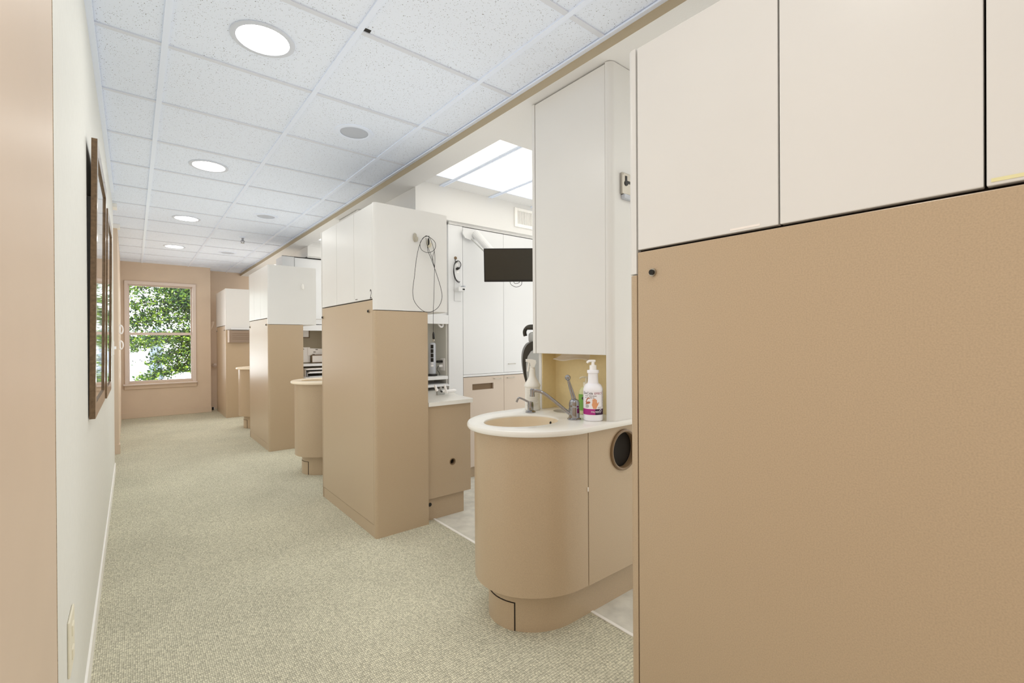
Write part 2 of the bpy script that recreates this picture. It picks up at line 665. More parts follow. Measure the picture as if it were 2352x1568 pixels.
sash(0.546, 1.365, Y_END+0.055)
sash(1.325, WZ1, Y_END+0.09)

# ceiling
struct('ceiling', bx(-2.1, 1.75, YB, 10.2, CEIL, CEIL+0.1), CTILE)
GX = [0.113, 0.727, 1.331]
GY0 = 1.874
bm = NB()
for i, gx in enumerate(GX):
    box(bm, gx-0.012, gx+0.012, YB, 10.0, CEIL-0.007, CEIL+0.002)
struct('trim_4', bm, GRID)
bm = NB()
k = -8
while GY0+0.61*k < 9.9:
    y = GY0+0.61*k
    if y > YB:
        x0 = wl(y) if y < 5.7 else -2.0
        box(bm, x0, 1.558, y-0.012, y+0.012, CEIL-0.0055, CEIL+0.002)
    k += 1
struct('trim_5', bm, GRIDX)
struct('trim_6', bx(1.536, 1.558, YB, 9.9, CEIL-0.012, CEIL-0.004), GRID)

# dropped soffit along the bays with a raised ceiling tray in each bay
BAYS = [(-0.70, 0.40), (2.235, 3.334), (5.17, 6.27), (8.1, 9.9)]     # tray y ranges
bm = NB()
SZ = 2.437
box(bm, 1.558, 1.745, YB, 9.9, SZ, CEIL+0.05)
ys = [YB] + [v for b in BAYS for v in b] + [9.9]
for a, b in zip(ys[0::2], ys[1::2]):
    if b - a > 0.02:
        box(bm, 1.745, 5.2, a, b, SZ, CEIL+0.05)
SF = struct('ceiling_beam', bm, PLASTER)
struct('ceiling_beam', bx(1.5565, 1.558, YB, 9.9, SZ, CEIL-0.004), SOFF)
for a, b in BAYS:
    struct('ceiling', bx(1.745, 5.2, a, b, CEIL+0.004, CEIL+0.06), OPCEIL)

# outside wall of the bays: low sill, header and mullions (unseen; openings shaped for the sky light)
bm = NB()
box(bm, 5.2, 5.35, YB, 10.1, 0, 0.9)
box(bm, 5.2, 5.35, YB, 10.1, 2.3, 2.55)
for y0, y1 in ((YB, -0.3), (0.2, 2.5), (3.0, 5.4), (6.0, 8.4), (9.0, 10.1)):
    box(bm, 5.2, 5.35, y0, y1, 0.9, 2.3)
struct('wall_right', bm, PLASTER)

# partitions between the bays: the header above the cupboards
for n, y in ((1, 3.334), (2, 6.274)):
    bm = NB()
    top = 2.22 if n != 2 else 2.31
    box(bm, 1.745, 5.2, y, y+0.86, top, SZ)
    box(bm, 2.07 if n == 1 else 1.75, 5.2, y+0.027, y+0.05, 2.198 if n == 1 else 2.2965, top)
    struct('wall_partition', bm, PLASTER)
    struct('wall_partition', bx(2.22 if n == 1 else 1.75, 5.2, y+0.42, y+0.50, 0, top), PLASTER)

# outdoor ground
struct('ground', bx(-40, 60, 10.3, 70, -3.6, -3.5), GROUND)

# ------------------------------------------------------------------ ceiling fixtures
def downlight(y, label):
    t = thing('downlight', label, 'ceiling light', (0.434, y, CEIL), 'recessed downlights over the corridor')
    bm = NB()
    lathe(bm, [(0.123, CEIL+0.002), (0.123, CEIL-0.004), (0.118, CEIL-0.007), (0.101, CEIL-0.006), (0.097, CEIL+0.0)], 0.434, y, 48, cap=False)
    obj('trim_ring', bm, RINGM, t, True)
    bm = NB()
    lathe(bm, [(0.0005, CEIL-0.0022), (0.06, CEIL-0.002), (0.099, CEIL-0.0012)], 0.434, y, 48, cap=False)
    obj('lens', bm, LAMP, t, True)
    return t
d0 = downlight(2.184, 'lit round recessed downlight nearest the camera, largest of its row')
for yy, lb in ((4.0, 'lit round recessed downlight, second in the row from the camera'), (5.84, 'lit round recessed downlight, third in the row from the camera'), (7.66, 'small lit round recessed downlight closest to the window wall'), (0.35, 'lit round downlight added unseen above the camera for its light'), (-1.48, 'lit round downlight added unseen behind the camera for its light')):
    dup(d0, (0, yy-2.184, 0), lb)  # the two above and behind the camera are unseen, added for light

def speaker(y, label):
    t = thing('ceiling_speaker', label, 'speaker', (1.058, y, CEIL), 'ceiling speakers over the corridor')
    bm = NB()
    lathe(bm, [(0.111, CEIL+0.002), (0.111, CEIL-0.004), (0.104, CEIL-0.007), (0.086, CEIL-0.006), (0.082, CEIL-0.002)], 1.058, y, 48, cap=False)
    obj('rim', bm, GRID, t, True)
    bm = NB()
    lathe(bm, [(0.0005, CEIL-0.004), (0.05, CEIL-0.0035), (0.083, CEIL-0.001)], 1.058, y, 48, cap=False)
    obj('grille', bm, GRILLE, t, True)
    return t
s0 = speaker(2.81, 'round grey ceiling speaker nearest the camera, beside the soffit')
dup(s0, (0, 5.26-2.81, 0), 'round grey ceiling speaker, middle one along the soffit')
dup(s0, (0, 7.74-2.81, 0), 'round grey ceiling speaker farthest along, near the window wall')

t = thing('sprinkler', 'small chrome fire sprinkler head hanging below the ceiling tiles', 'sprinkler', (1.045, 6.48, CEIL))
bm = NB()
lathe(bm, [(0.034, CEIL+0.001), (0.034, CEIL-0.006), (0.022, CEIL-0.012), (0.014, CEIL-0.012)], 1.045, 6.48, 24, cap=False)
obj('escutcheon', bm, GRID, t, True)
bm = NB()
lathe(bm, [(0.012, CEIL-0.05), (0.012, CEIL-0.008)], 1.045, 6.48, 16)
tube(bm, smooth_path([(1.035, 6.48, CEIL-0.04), (1.025, 6.48, CEIL-0.052), (1.042, 6.48, CEIL-0.07)]), 0.004, 6)
tube(bm, smooth_path([(1.055, 6.48, CEIL-0.04), (1.065, 6.48, CEIL-0.052), (1.048, 6.48, CEIL-0.07)]), 0.004, 6)
obj('frame', bm, CHROME, t, True)
bm = NB()
for k in range(10):
    a = 2*PI*k/10
    box(bm, 1.045+0.018*math.cos(a)-0.004, 1.045+0.018*math.cos(a)+0.004, 6.48+0.018*math.sin(a)-0.004, 6.48+0.018*math.sin(a)+0.004, CEIL-0.073, CEIL-0.071)
lathe(bm, [(0.016, CEIL-0.073), (0.016, CEIL-0.07)], 1.045, 6.48, 16)
obj('deflector', bm, STEEL, t)

struct('tile_gap', bx(0.7415, 0.768, 1.842, 1.8615, CEIL-0.0012, CEIL+0.001), BLACK)   # black patch standing for the dark gap beside a misaligned tile

# fluorescent panels; those outside the nearest bay are unseen, added for light
PX = [(1.76, 1.967), (2.008, 2.468), (2.51, 2.97), (3.01, 3.47)]
names_p = ['narrow lit ceiling panel at the edge of the raised tray', 'wide lit ceiling panel in the raised tray, next to the narrow one', 'lit ceiling panel in the raised tray partly behind the tall cabinet', 'lit ceiling panel deep in the bay, hidden behind the tall cabinet']
for bi, (a, b) in enumerate(BAYS):
    for pi, (x0, x1) in enumerate(PX):
        y0, y1 = a + 0.06, min(a + 0.895, b-0.05)
        lab = names_p[pi] if bi == 1 else ('narrow lit ceiling panel beside the soffit', 'wide lit ceiling panel next to the narrow one', 'wide lit ceiling panel in the tray middle', 'wide lit ceiling panel farthest from the corridor')[pi] + (' added unseen in the bay beside the camera', '', ' added unseen in the bay behind the cable cabinet', ' added unseen in the bay by the window wall')[bi]
        t = thing('ceiling_light', lab, 'ceiling light', (x0, y0, CEIL), 'fluorescent panels in the treatment bays')
        obj('lens', bx(x0+0.004, x1-0.004, y0, y1, CEIL-0.002, CEIL+0.006), PANEL, t)
        bm = NB()
        box(bm, x1-0.002, x1+0.012, a, b, CEIL-0.004, CEIL+0.006)
        box(bm, x1+0.026, x1+0.04, a, b, CEIL-0.004, CEIL+0.006)
        box(bm, x1+0.012, x1+0.026, a, b, CEIL-0.001, CEIL+0.006)
        box(bm, x0, x1, y1, y1+0.012, CEIL-0.003, CEIL+0.006)
        obj('frame', bm, GRID, t)

# ------------------------------------------------------------------ storage cabinets along the corridor
XC = 1.139
ZS, ZT, ZW = 1.468, 2.058, 1.398
def storage_cabinet(y0, y1, splits, near, far, label, dx=0.0, knobs=()):
    """long tan-and-white cabinet; near/far say which end shows its own end panel"""
    X0, X1, X2 = XC+dx, 1.501+dx, 1.65
    t = thing('storage_cabinet', label, 'cabinet', (X0, y0, 0), 'tan and white storage cabinets between the bays')
    obj('carcass', bx(X0+0.022, X1-0.004, y0+0.01, y1-0.01, 0.002, ZW), TAN, t)
    obj('upper_carcass', bx(X0+0.022, X2-0.004, y0+0.01, y1-0.01, ZW+0.0055, ZT-0.002), DARK, t)
    # tan end panels
    for ye, flag in ((y0, near), (y1, far)):
        s = 1 if ye == y0 else -1
        a, b = sorted((ye, ye+s*0.028))
        bm = NB()
        pts = [(X0, a), (X1, a), (X1, b), (X0, b)]
        r = 0.018
        if s == 1:
            pts = arc(X0+r, a+r, r, r, PI, 1.5*PI, 6) + [(X1, a), (X1, b), (X0, b)]
        else:
            pts = [(X0, a), (X1, a), (X1, b)] + arc(X0+r, b-r, r, r, 0.5*PI, PI, 6)
        prism(bm, pts, 0.0, ZW)
        obj('end_panel', bm, TAN, t, True)
        bm = NB()
        pts = [(X0-0.002, a-0.001), (X2, a-0.001), (X2, b), (X0-0.002, b)]
        if s == 1:
            pts = arc(X0-0.002+r, a-0.001+r, r, r, PI, 1.5*PI, 6) + [(X2, a-0.001), (X2, b), (X0-0.002, b)]
        else:
            pts = [(X0-0.002, a), (X2, a), (X2, b+0.001)] + arc(X0-0.002+r, b+0.001-r, r, r, 0.5*PI, PI, 6)
        prism(bm, pts, ZW+0.004, ZT)
        obj('upper_end_panel', bm, WHITE, t, True, label='off-white upper end panel')
    # tan front, plinth rail, doors
    ya, yb = y0+0.031, y1-0.031
    fp = obj('front_panel', bx(X0, X0+0.02, ya, yb, 0.078, ZS-0.004, 0.002), TAN, t)
    obj('plinth', bx(X0+0.003, X0+0.02, ya, yb, 0.0, 0.075), TAN, t)
    ys = [ya] + list(splits) + [yb]
    for a, b in zip(ys, ys[1:]):
        obj('door', bx(X0-0.001, X0+0.02, a+0.0018, b-0.0018, ZS+0.003, ZT-0.002, 0.002), WHITE, t)
    for ky, kz in knobs:
        bm = NB()
        tube(bm, [(X0, ky, kz), (X0-0.006, ky, kz)], 0.011, 20)
        k = obj('lock', bm, STEEL, t, True)
        bm = NB()
        tube(bm, [(X0-0.005, ky, kz), (X0-0.011, ky, kz)], 0.0075, 16)
        obj('lock_core', bm, BLACK, k, True)
    obj('back_panel', bx(X2-0.004, X2, y0+0.02, y1-0.02, ZW+0.01, ZT-0.01), WHITE, t)
    obj('underside', bx(X1, X2, y0+0.0285, y1-0.0285, ZW+0.001, ZW+0.006), WHITE, t)
    obj('top_board', bx(X0+0.02, X2-0.002, y0+0.005, y1-0.005, ZT-0.012, ZT-0.003), WHITE, t)
    return t

c1 = storage_cabinet(-0.197, 0.842, (0.1, 0.429), False, True, 'large tan cabinet with off-white doors filling the right foreground', knobs=[(0.759, 1.40)])
obj('tape_strip', bx(XC-0.0022, XC-0.001, -0.16, 0.0925, 1.4765, 1.4825), YTAPE, c1, label='thin yellow tape strip')
obj('label_tape', bx(XC-0.0018, XC-0.001, 0.47, 0.54, 1.476, 1.481), PAPER, c1)
c2 = storage_cabinet(2.709, 3.748, (3.044, 3.381), True, False, 'tan cabinet with three off-white doors and a coiled black cable on its end', knobs=[(2.797, 1.396), (3.697, 1.394)])
obj('label_plate', bx(XC-0.0022, XC-0.001, 2.985, 3.02, 1.481, 1.486), INK, c2)
bm = text_bm('2', 0.082, 0.0005)
gtext(bm, lambda c: Vector((XC-0.0014-c.z, 2.778-c.x*0.62, 1.4735+c.y)))
obj('operatory_number', bm, INKB, c2, label='black number 2')
storage_cabinet(5.617, 6.695, (6.0, 6.36), True, False, 'tan cabinet with off-white doors and a small white hook, behind the first bay', dx=0.006, knobs=[(5.70, 1.396), (6.62, 1.394)])
storage_cabinet(8.56, 9.62, (9.1, 9.35), True, False, 'farthest tan and white storage cabinet, next to the window wall', dx=-0.004, knobs=[(8.65, 1.396), (9.5, 1.394)])

# wall hooks on cabinet ends
def wall_hook(x, y, z, m, label, h=0.058):
    t = thing('wall_hook', label, 'hook', (x, y, z), 'adhesive hooks on cabinet ends')
    bm = NB()
    ring = lambda yy, s: [(x+0.014*s*math.cos(a), yy, z+h*0.5*s*math.sin(a)) for a in [2*PI*k/20 for k in range(20)]]
    loft(bm, [ring(y-0.001, 1), ring(y-0.006, 0.97), ring(y-0.009, 0.8)])
    obj('base', bm, m, t, True)
    bm = NB()
    tube(bm, smooth_path([(x, y-0.007, z-0.002), (x+0.001, y-0.012, z-h*0.36), (x+0.002, y-0.024, z-h*0.42), (x+0.002, y-0.03, z-h*0.2), (x+0.002, y-0.03, z-h*0.05)]), [0.006]*21 + [0.0055]*4, 8)
    obj('prong', bm, m, t, True)
    return t
NICK = mat('nickel_hook', (176, 170, 156), 0.35)
wall_hook(1.410, 2.707, 1.877, NICK, 'empty grey adhesive hook on the cabinet end beside the black cable')
wall_hook(1.509, 2.707, 1.852, CPLAST, 'off-white hook holding the coiled black cable on the cabinet end')
wall_hook(1.503, 5.615, 1.836, TRIMW, 'small white hook alone on the end of the farther cabinet', 0.066)

# the coiled cable
t = thing('cable', 'coiled thin black cable hanging from a hook on the cabinet end', 'cable', (1.515, 2.67, 1.8))
yk = 2.672
def zx(px, py, y=yk):       # position on the plane of the cabinet end seen at photo pixel
    d = fw + rt*((px-1176)/F_PX) - up*((py-784)/F_PX)
    s = y/d.y
    return (d.x*s, y, HC + d.z*s)
bm = NB()
tube(bm, smooth_path([zx(*p) for p in ((982, 542), (999, 556), (998, 573), (983, 580), (968, 573), (965, 558), (974, 545))], 8, closed=True), 0.0017, 6, closed=True)
tube(bm, smooth_path([zx(*p) for p in ((982, 562), (983, 576), (991, 596), (1003, 630), (1014, 668), (1014, 690), (1004, 708), (985, 717), (968, 711), (952, 692), (948, 668), (952, 634), (956, 598), (962, 568), (972, 546), (986, 542))], 8), 0.0017, 6)
obj('loop', bm, BLACK, t, True)
bm = NB()
tube(bm, smooth_path([zx(*p) for p in ((984, 544), (990, 552), (997, 575), (999, 592), (998, 625), (997, 660), (996, 698))], 8), 0.0014, 6)
tube(bm, smooth_path([zx(*p) for p in ((978, 546), (982, 565), (990, 585), (998, 612))], 8), 0.0014, 6)
tube(bm, smooth_path([zx(*p) for p in ((998, 576), (994, 590), (996, 606), (998, 615))], 8), 0.0014, 6)
tube(bm, smooth_path([zx(*p) for p in ((996, 698), (995.3, 715), (995.2, 740), (995.5, 766))], 6), 0.0014, 6)
obj('hanging_lead', bm, BLACK, t, True)
bm = NB()
tube(bm, [zx(984, 547), zx(984.3, 552), zx(984.5, 560), zx(984, 563)], [0.004, 0.0065, 0.006, 0.003], 10)
obj('jack', bm, BLACK, t, True)
bm = NB()
tube(bm, [zx(995.3, 762), zx(995.5, 767), zx(996, 777), zx(996, 779)], [0.003, 0.007, 0.008, 0.005], 10)
pl = obj('plug', bm, BLACK, t, True)
bm = NB()
tube(bm, [zx(996, 779), zx(996.3, 783.5)], 0.0062, 10)
obj('plug_tip', bm, STEEL, pl, True)

# ------------------------------------------------------------------ sink units
SCX, SCY = 1.445, 1.575
def half_oval(a, b, xend, n=24):
    """outline of an end-rounded peninsula: straight sides towards +x, ellipse at -x (counter-clockwise)"""
    p = [(xend, SCY+b)] + arc(SCX, SCY, a, b, 0.5*PI, 1.5*PI, n) + [(xend, SCY-b)]
    return p

def oval_ring(pts, inset):
    return pts

def sink_unit(first):
    t = thing('sink_cabinet', 'rounded tan laminate sink cabinet in the nearest bay with a round waste opening', 'cabinet', (SCX, SCY, 0), 'rounded sink cabinets')
    # curved body (to the door seam) and the part behind the door
    bm = NB()
    po = half_oval(0.307, 0.27, 1.478)
    pi_ = half_oval(0.289, 0.252, 1.47)
    RR = [[bm.verts.new((x, y, z)) for x, y in p] for p, z in ((pi_, 0.19), (po, 0.175), (po, 0.823), (pi_, 0.823))]
    RR.append(RR[0])
    for a, b in zip(RR, RR[1:]):
        for i in range(len(a)-1):
            bm.faces.new((a[i], a[i+1], b[i+1], b[i]))
    bm.faces.new([bm.verts.new((x, y, 0.189)) for x, y in pi_])
    obj('body', bm, TAN, t, True)
    bm = NB()
    box(bm, 1.474, 1.49, SCY-0.245, SCY-0.235, 0.18, 0.82)
    box(bm, 1.56, 2.3, SCY-0.249, SCY+0.265, 0.18, 0.70)
    box(bm, 1.56, 2.3, SCY-0.249, SCY-0.2, 0.70, 0.82)
    obj('inner_carcass', bm, DARK, t)
    obj('back_panel', bx(1.48, 2.3, SCY+0.266, SCY+0.27, 0.175, 0.822), TAN, t)
    d = obj('door', bx(1.482, 2.02, SCY-0.27, SCY-0.25, 0.172, 0.82, 0.0015), TAN, t)
    bm = NB()
    prism(bm, half_oval(0.247, 0.205, 2.3), 0.0, 0.18)
    pln = obj('plinth', bm, TAN, t, True)
    obj('door', bx(2.024, 2.296, SCY-0.27, SCY-0.25, 0.172, 0.82, 0.0015), TAN, t)
    obj('end_panel', bx(2.3005, 2.312, SCY-0.27, SCY+0.27, 0.175, 0.82), TAN, t)
    # access panel on the plinth: dark line with a curved flap
    def flap(a0, a1, ra, rb, z0, z1):
        bm = NB()
        n = 14
        o1 = [(SCX+(0.247+ra)*math.cos(a0+(a1-a0)*i/n), SCY+(0.205+ra)*math.sin(a0+(a1-a0)*i/n)) for i in range(n+1)]
        o0 = [(SCX+(0.247+rb)*math.cos(a0+(a1-a0)*i/n), SCY+(0.205+rb)*math.sin(a0+(a1-a0)*i/n)) for i in range(n+1)]
        prism(bm, o1 + o0[::-1], z0, z1)
        return bm
    obj('access_panel_gap', flap(math.radians(155), math.radians(206.5), 0.0012, -0.006, 0.0, 0.118), DARK, pln)
    obj('access_panel', flap(math.radians(155.5), math.radians(205.3), 0.0026, -0.006, 0.0, 0.1145), TAN, pln)
    # round waste opening in the door
    cx, cz, r = 1.718, 0.712, 0.086
    bm = NB()
    tube(bm, [(cx, SCY-0.3, cz), (cx, SCY-0.22, cz)], 0.083, 48)
    cut(d, bm)
    bm = NB()
    def ringy(y, rr):
        return [(cx+rr*math.cos(2*PI*k/56), y, cz+rr*math.sin(2*PI*k/56)) for k in range(56)]
    loft(bm, [ringy(SCY-0.255, 0.079), ringy(SCY-0.272, 0.078), ringy(SCY-0.279, 0.081), ringy(SCY-0.281, 0.087), ringy(SCY-0.278, 0.092), ringy(SCY-0.2705, 0.093)], cap=False)
    obj('waste_ring', bm, BRING, t, True, label='brown plastic ring of the waste opening')
    obj('bumper', bx(1.472, 1.478, SCY-0.274, SCY-0.27, 0.573, 0.591, 0.001), BUMPER, t)
    return t

def counter_top():
    t = thing('sink_countertop', 'white oval-ended sink countertop with an almond basin in the nearest bay', 'countertop', (SCX, SCY, 0.82), 'sink countertops')
    zt, zb = 0.850, 0.824
    N = 96
    bcx, bcy, ba, bb = 1.352, 1.585, 0.178, 0.145
    brot = math.radians(-8)
    angs = [2*PI*i/N for i in range(N)]
    def outer(a, inset):
        """distance from the basin centre to the outline, cast along angle a"""
        poly = half_oval(0.34-inset, 0.30-inset, 2.3-inset, 64)
        dx, dy = math.cos(a), math.sin(a)
        best = None
        n = len(poly)
        for i in range(n):
            x1, y1 = poly[i]
            x2, y2 = poly[(i+1) % n]
            ex, ey = x2-x1, y2-y1
            den = dx*ey-dy*ex
            if abs(den) < 1e-12:
                continue
            s = ((x1-bcx)*ey-(y1-bcy)*ex)/den
            u = ((x1-bcx)*dy-(y1-bcy)*dx)/den
            if s > 0 and -1e-9 <= u <= 1+1e-9 and (best is None or s < best):
                best = s
        return (bcx+dx*best, bcy+dy*best)
    # make sure the square far corners are hit
    for cxr in (2.3,):
        for cyr in (SCY+0.3, SCY-0.3):
            a = math.atan2(cyr-bcy, cxr-bcx) % (2*PI)
            j = min(range(N), key=lambda q: min(abs(angs[q]-a), 2*PI-abs(angs[q]-a)))
            angs[j] = a
    def inner(a, s):
        ca, sa = math.cos(a-brot), math.sin(a-brot)
        rr = 1.0/math.sqrt((ca/(ba*s))**2+(sa/(bb*s))**2)
        return (bcx+rr*math.cos(a), bcy+rr*math.sin(a))
    L = []
    for ins, z in ((0.012, zb), (0.003, zb+0.003), (0.0, zb+0.009), (0.0, zt-0.009), (0.003, zt-0.003), (0.010, zt)):
        L.append([(*outer(a, ins), z) for a in angs])
    for s, z in ((1.03, zt), (1.0, zt-0.002), (0.985, zt-0.007), (1.0, zb)):
        L.append([(*inner(a, s), z) for a in angs])
    bm = NB()
    loft(bm, L + [L[0]], cap=False)
    bmesh.ops.remove_doubles(bm, verts=bm.verts, dist=1e-6)
    top = obj('slab', bm, COUNTER, t, False)
    hx, hy = 1.698, 1.648
    bm = NB()
    lathe(bm, [(0.062, 0.80), (0.062, 0.87)], hx, hy, 48)
    cut(top, bm)
    top.data.polygons.foreach_set('use_smooth', [True]*len(top.data.polygons))
    top.data.set_sharp_from_angle(angle=math.radians(38))
    bm = NB()
    B = []
    for s, z in ((0.99, zt-0.0065), (0.975, zt-0.012), (0.955, zt-0.03), (0.92, zt-0.06), (0.83, zt-0.095), (0.62, zt-0.118), (0.3, zt-0.126), (0.12, zt-0.128)):
        B.append([(*inner(a, s), z) for a in angs])
    loft(bm, B, cap=False)
    bm.faces.new([bm.verts.new((*inner(a, 0.121), zt-0.128)) for a in angs])
    bs = obj('basin', bm, ALMOND, t, True, label='almond oval basin')
    bm = NB()
    lathe(bm, [(0.028, zt-0.128), (0.026, zt-0.124), (0.02, zt-0.124), (0.004, zt-0.127)], bcx, bcy, 24, cap=False)
    obj('drain', bm, CHROME, bs, True)
    ox, oy = inner(math.radians(-4), 0.95)
    bm = NB()
    ball(bm, (ox, oy, zt-0.03), 0.007, 2, 0.8, 0.8, 1)
    obj('overflow_hole', bm, BLACK, bs, True)
    # round drop-through waste hole
    bm = NB()
    lathe(bm, [(0.0625, zb-0.0005), (0.0625, 0.72), (0.0605, 0.72), (0.0605, zb+0.004), (0.0615, zb+0.004)], hx, hy, 48, cap=False)
    ch = obj('waste_chute', bm, ALMONDT, t, True)
    bm = NB()
    lathe(bm, [(0.0615, 0.717), (0.0615, 0.72)], hx, hy, 32)
    obj('chute_shade', bm, DARK, ch)  # dark disc standing for the shade deep in the chute
    return t

su = sink_unit(True)
ct = counter_top()
for k, (dy, w) in enumerate(((2.935, 'second'), (5.86, 'third'))):
    nm = ('second bay, seen past the first long cabinet', 'third bay, nearest the window')[k]
    dup(su, (0, dy, 0), 'rounded tan sink cabinet in the %s' % nm)
    r = dup(ct, (0, dy, 0), 'oval-ended pale sink countertop in the %s' % nm)
    for ch in r.children:
        if ch.name.startswith('slab'):
            ch.data = ch.data.copy()
            ch.data.materials[0] = COUNTERC

ZC = 0.850
# faucet
fx, fy = 1.548, 1.447
t = thing('faucet', 'chrome single-lever faucet with a long angled spout over the almond basin', 'faucet', (fx, fy, ZC))
bm = NB()
lathe(bm, [(0.031, ZC), (0.031, ZC+0.004), (0.025, ZC+0.008), (0.0245, ZC+0.05), (0.023, ZC+0.056), (0.0245, ZC+0.059), (0.024, ZC+0.075), (0.019, ZC+0.088), (0.009, ZC+0.094)], fx, fy, 32)
obj('body', bm, CHROME, t, True)
tipx, tipy = 1.432, 1.602
sp = [(fx-0.01, fy+0.014, ZC+0.022), (fx-0.02, fy+0.028, ZC+0.035), (fx-0.055, fy+0.075, ZC+0.082), (fx-0.085, fy+0.113, ZC+0.116), (tipx+0.012, tipy-0.016, ZC+0.126), (tipx, tipy, ZC+0.122)]
bm = NB()
pth = smooth_path(sp, 8)
tube(bm, pth, [0.0075]*len(pth), 16)
obj('spout', bm, CHROME, t, True)
bm = NB()
lathe(bm, [(0.0115, ZC+0.099), (0.0115, ZC+0.108), (0.0105, ZC+0.11), (0.0105, ZC+0.132), (0.006, ZC+0.136)], tipx, tipy, 20)
obj('nozzle', bm, CHROME, t, True)
bm = NB()
lv = [(fx, fy, ZC+0.085), (fx-0.003, fy+0.004, ZC+0.105), (fx-0.012, fy+0.014, ZC+0.15), (fx-0.017, fy+0.02, ZC+0.178)]
pth = smooth_path(lv, 6)
tube(bm, pth, [0.012 - 0.0065*i/(len(pth)-1) for i in range(len(pth))], 14)
ball(bm, (fx-0.0185, fy+0.022, ZC+0.189), 0.0135, 3)
obj('lever', bm, CHROME, t, True)

# small chrome pump beside the basin
px_, py_ = 1.532, 1.728
t = thing('soap_pump', 'small chrome soap pump set in the counter behind the basin', 'soap pump', (px_, py_, ZC))
bm = NB()
lathe(bm, [(0.026, ZC), (0.026, ZC+0.005), (0.021, ZC+0.009), (0.0145, ZC+0.012), (0.0155, ZC+0.038), (0.013, ZC+0.052), (0.006, ZC+0.055)], px_, py_, 28)
obj('body', bm, CHROME, t, True)
bm = NB()
pth = smooth_path([(px_, py_, ZC+0.046), (px_-0.025, py_+0.022, ZC+0.064), (px_-0.045, py_+0.034, ZC+0.073), (px_-0.053, py_+0.038, ZC+0.064), (px_-0.057, py_+0.040, ZC+0.052)], 6)
tube(bm, pth, [0.005]*(len(pth)-5)+[0.0055]*5, 12)
obj('nozzle', bm, CHROME, t, True)

# white spray bottle at the back
bx_, by_ = 1.597, 1.786
t = thing('spray_bottle', 'white trigger spray bottle at the back of the sink counter', 'bottle', (bx_, by_, ZC))
bm = NB()
lathe(bm, [(0.037, ZC), (0.0405, ZC+0.004), (0.0405, ZC+0.012), (0.0385, ZC+0.02), (0.0385, ZC+0.118), (0.042, ZC+0.122), (0.042, ZC+0.128), (0.037, ZC+0.138), (0.022, ZC+0.163), (0.0175, ZC+0.175), (0.0165, ZC+0.185)], bx_, by_, 36)
obj('body', bm, SPRAYB, t, True)
bm = NB()
lathe(bm, [(0.0185, ZC+0.166), (0.018, ZC+0.17), (0.0145, ZC+0.207), (0.0145, ZC+0.211), (0.013, ZC+0.212), (0.0125, ZC+0.226)], bx_, by_, 28)
obj('collar', bm, SPRAYB, t, True)
ux, uy = -rt.x, -rt.y          # the nozzle points to the left of the picture
def sloc(u, z, w=0.0):
    return (bx_+ux*u-uy*w, by_+uy*u+ux*w, ZC+z)
bm = NB()
head = [(-0.02, 0.244), (-0.018, 0.256), (0.0, 0.261), (0.022, 0.262), (0.03, 0.258), (0.03, 0.251), (0.022, 0.247), (0.012, 0.243), (0.008, 0.22), (-0.010, 0.22)]
loft(bm, [[sloc(u, z, w*0.6) for u, z in head] for w in (-0.016,)] + [[sloc(u, z, w) for u, z in head] for w in (-0.011, 0.011)] + [[sloc(u*0.98, z, 0.0145) for u, z in head]])
hd = obj('trigger_head', bm, SPRAYB, t, True)
bm = NB()
pth = smooth_path([sloc(0.016, 0.246), sloc(0.019, 0.232), sloc(0.022, 0.212), sloc(0.0235, 0.199)], 5)
tube(bm, pth, [0.005]*len(pth), 10)
obj('trigger', bm, SPRAYB, hd, True)
bm = NB()
tube(bm, [sloc(0.027, 0.255), sloc(0.034, 0.255)], 0.0075, 12)
obj('spray_nozzle', bm, SPRAYB, hd, True)
bm = NB()
for k in range(17):
    z = ZC+0.114-k*0.0056
    a_mid = math.atan2(-fw.y, -fw.x)
    wdt = 0.95 - 0.35*random.random()
    n = 10
    a = [a_mid-0.95+(wdt*2)*i/n for i in range(n+1)]
    o1 = [(bx_+0.0389*math.cos(q), by_+0.0389*math.sin(q)) for q in a]
    o0 = [(bx_+0.0383*math.cos(q), by_+0.0383*math.sin(q)) for q in a]
    prism(bm, o1+o0[::-1], z, z+0.0013)
obj('fine_print', bm, FAINT, t)

# ---- large white pump bottle with the printed label
qx, qy, qr = 1.597, 1.377, 0.0440
t = thing('lotion_bottle', 'tall white pump bottle with purple-banded label and a printed hand', 'bottle', (qx, qy, ZC))
QS = 0.288/0.30
bm = NB()
pr = [(0.039, 0.0), (0.0435, 0.004), (qr, 0.012), (qr, 0.146), (0.043, 0.151), (0.036, 0.166), (0.0255, 0.173), (0.0235, 0.18), (0.022, 0.219), (0.0265, 0.221), (0.0265, 0.232), (0.025, 0.2345), (0.017, 0.236)]
lathe(bm, [(r, ZC+z*QS) for r, z in pr], qx, qy, 48)
obj('body', bm, BOTTLE, t, True)
bm = NB()
lathe(bm, [(0.0165, ZC+0.232*QS), (0.0158, ZC+0.235*QS), (0.0155, ZC+0.256*QS), (0.008, ZC+0.259*QS), (0.0072, ZC+0.262*QS), (0.0072, ZC+0.274*QS)], qx, qy, 28)
pmp = obj('pump', bm, WPLAST, t, True)
bm = NB()
def qloc(u, z):
    return (qx-rt.x*u, qy-rt.y*u, ZC+z*QS)
pth = smooth_path([qloc(-0.011, 0.276), qloc(0.0, 0.277), (qloc(0.014, 0.2765)), qloc(0.022, 0.2735), qloc(0.0275, 0.268)], 5)
tube(bm, pth, [0.0045, 0.0055]+[0.0055]*(len(pth)-8)+[0.005]*6, 10)
obj('nozzle', bm, WPLAST, pmp, True)

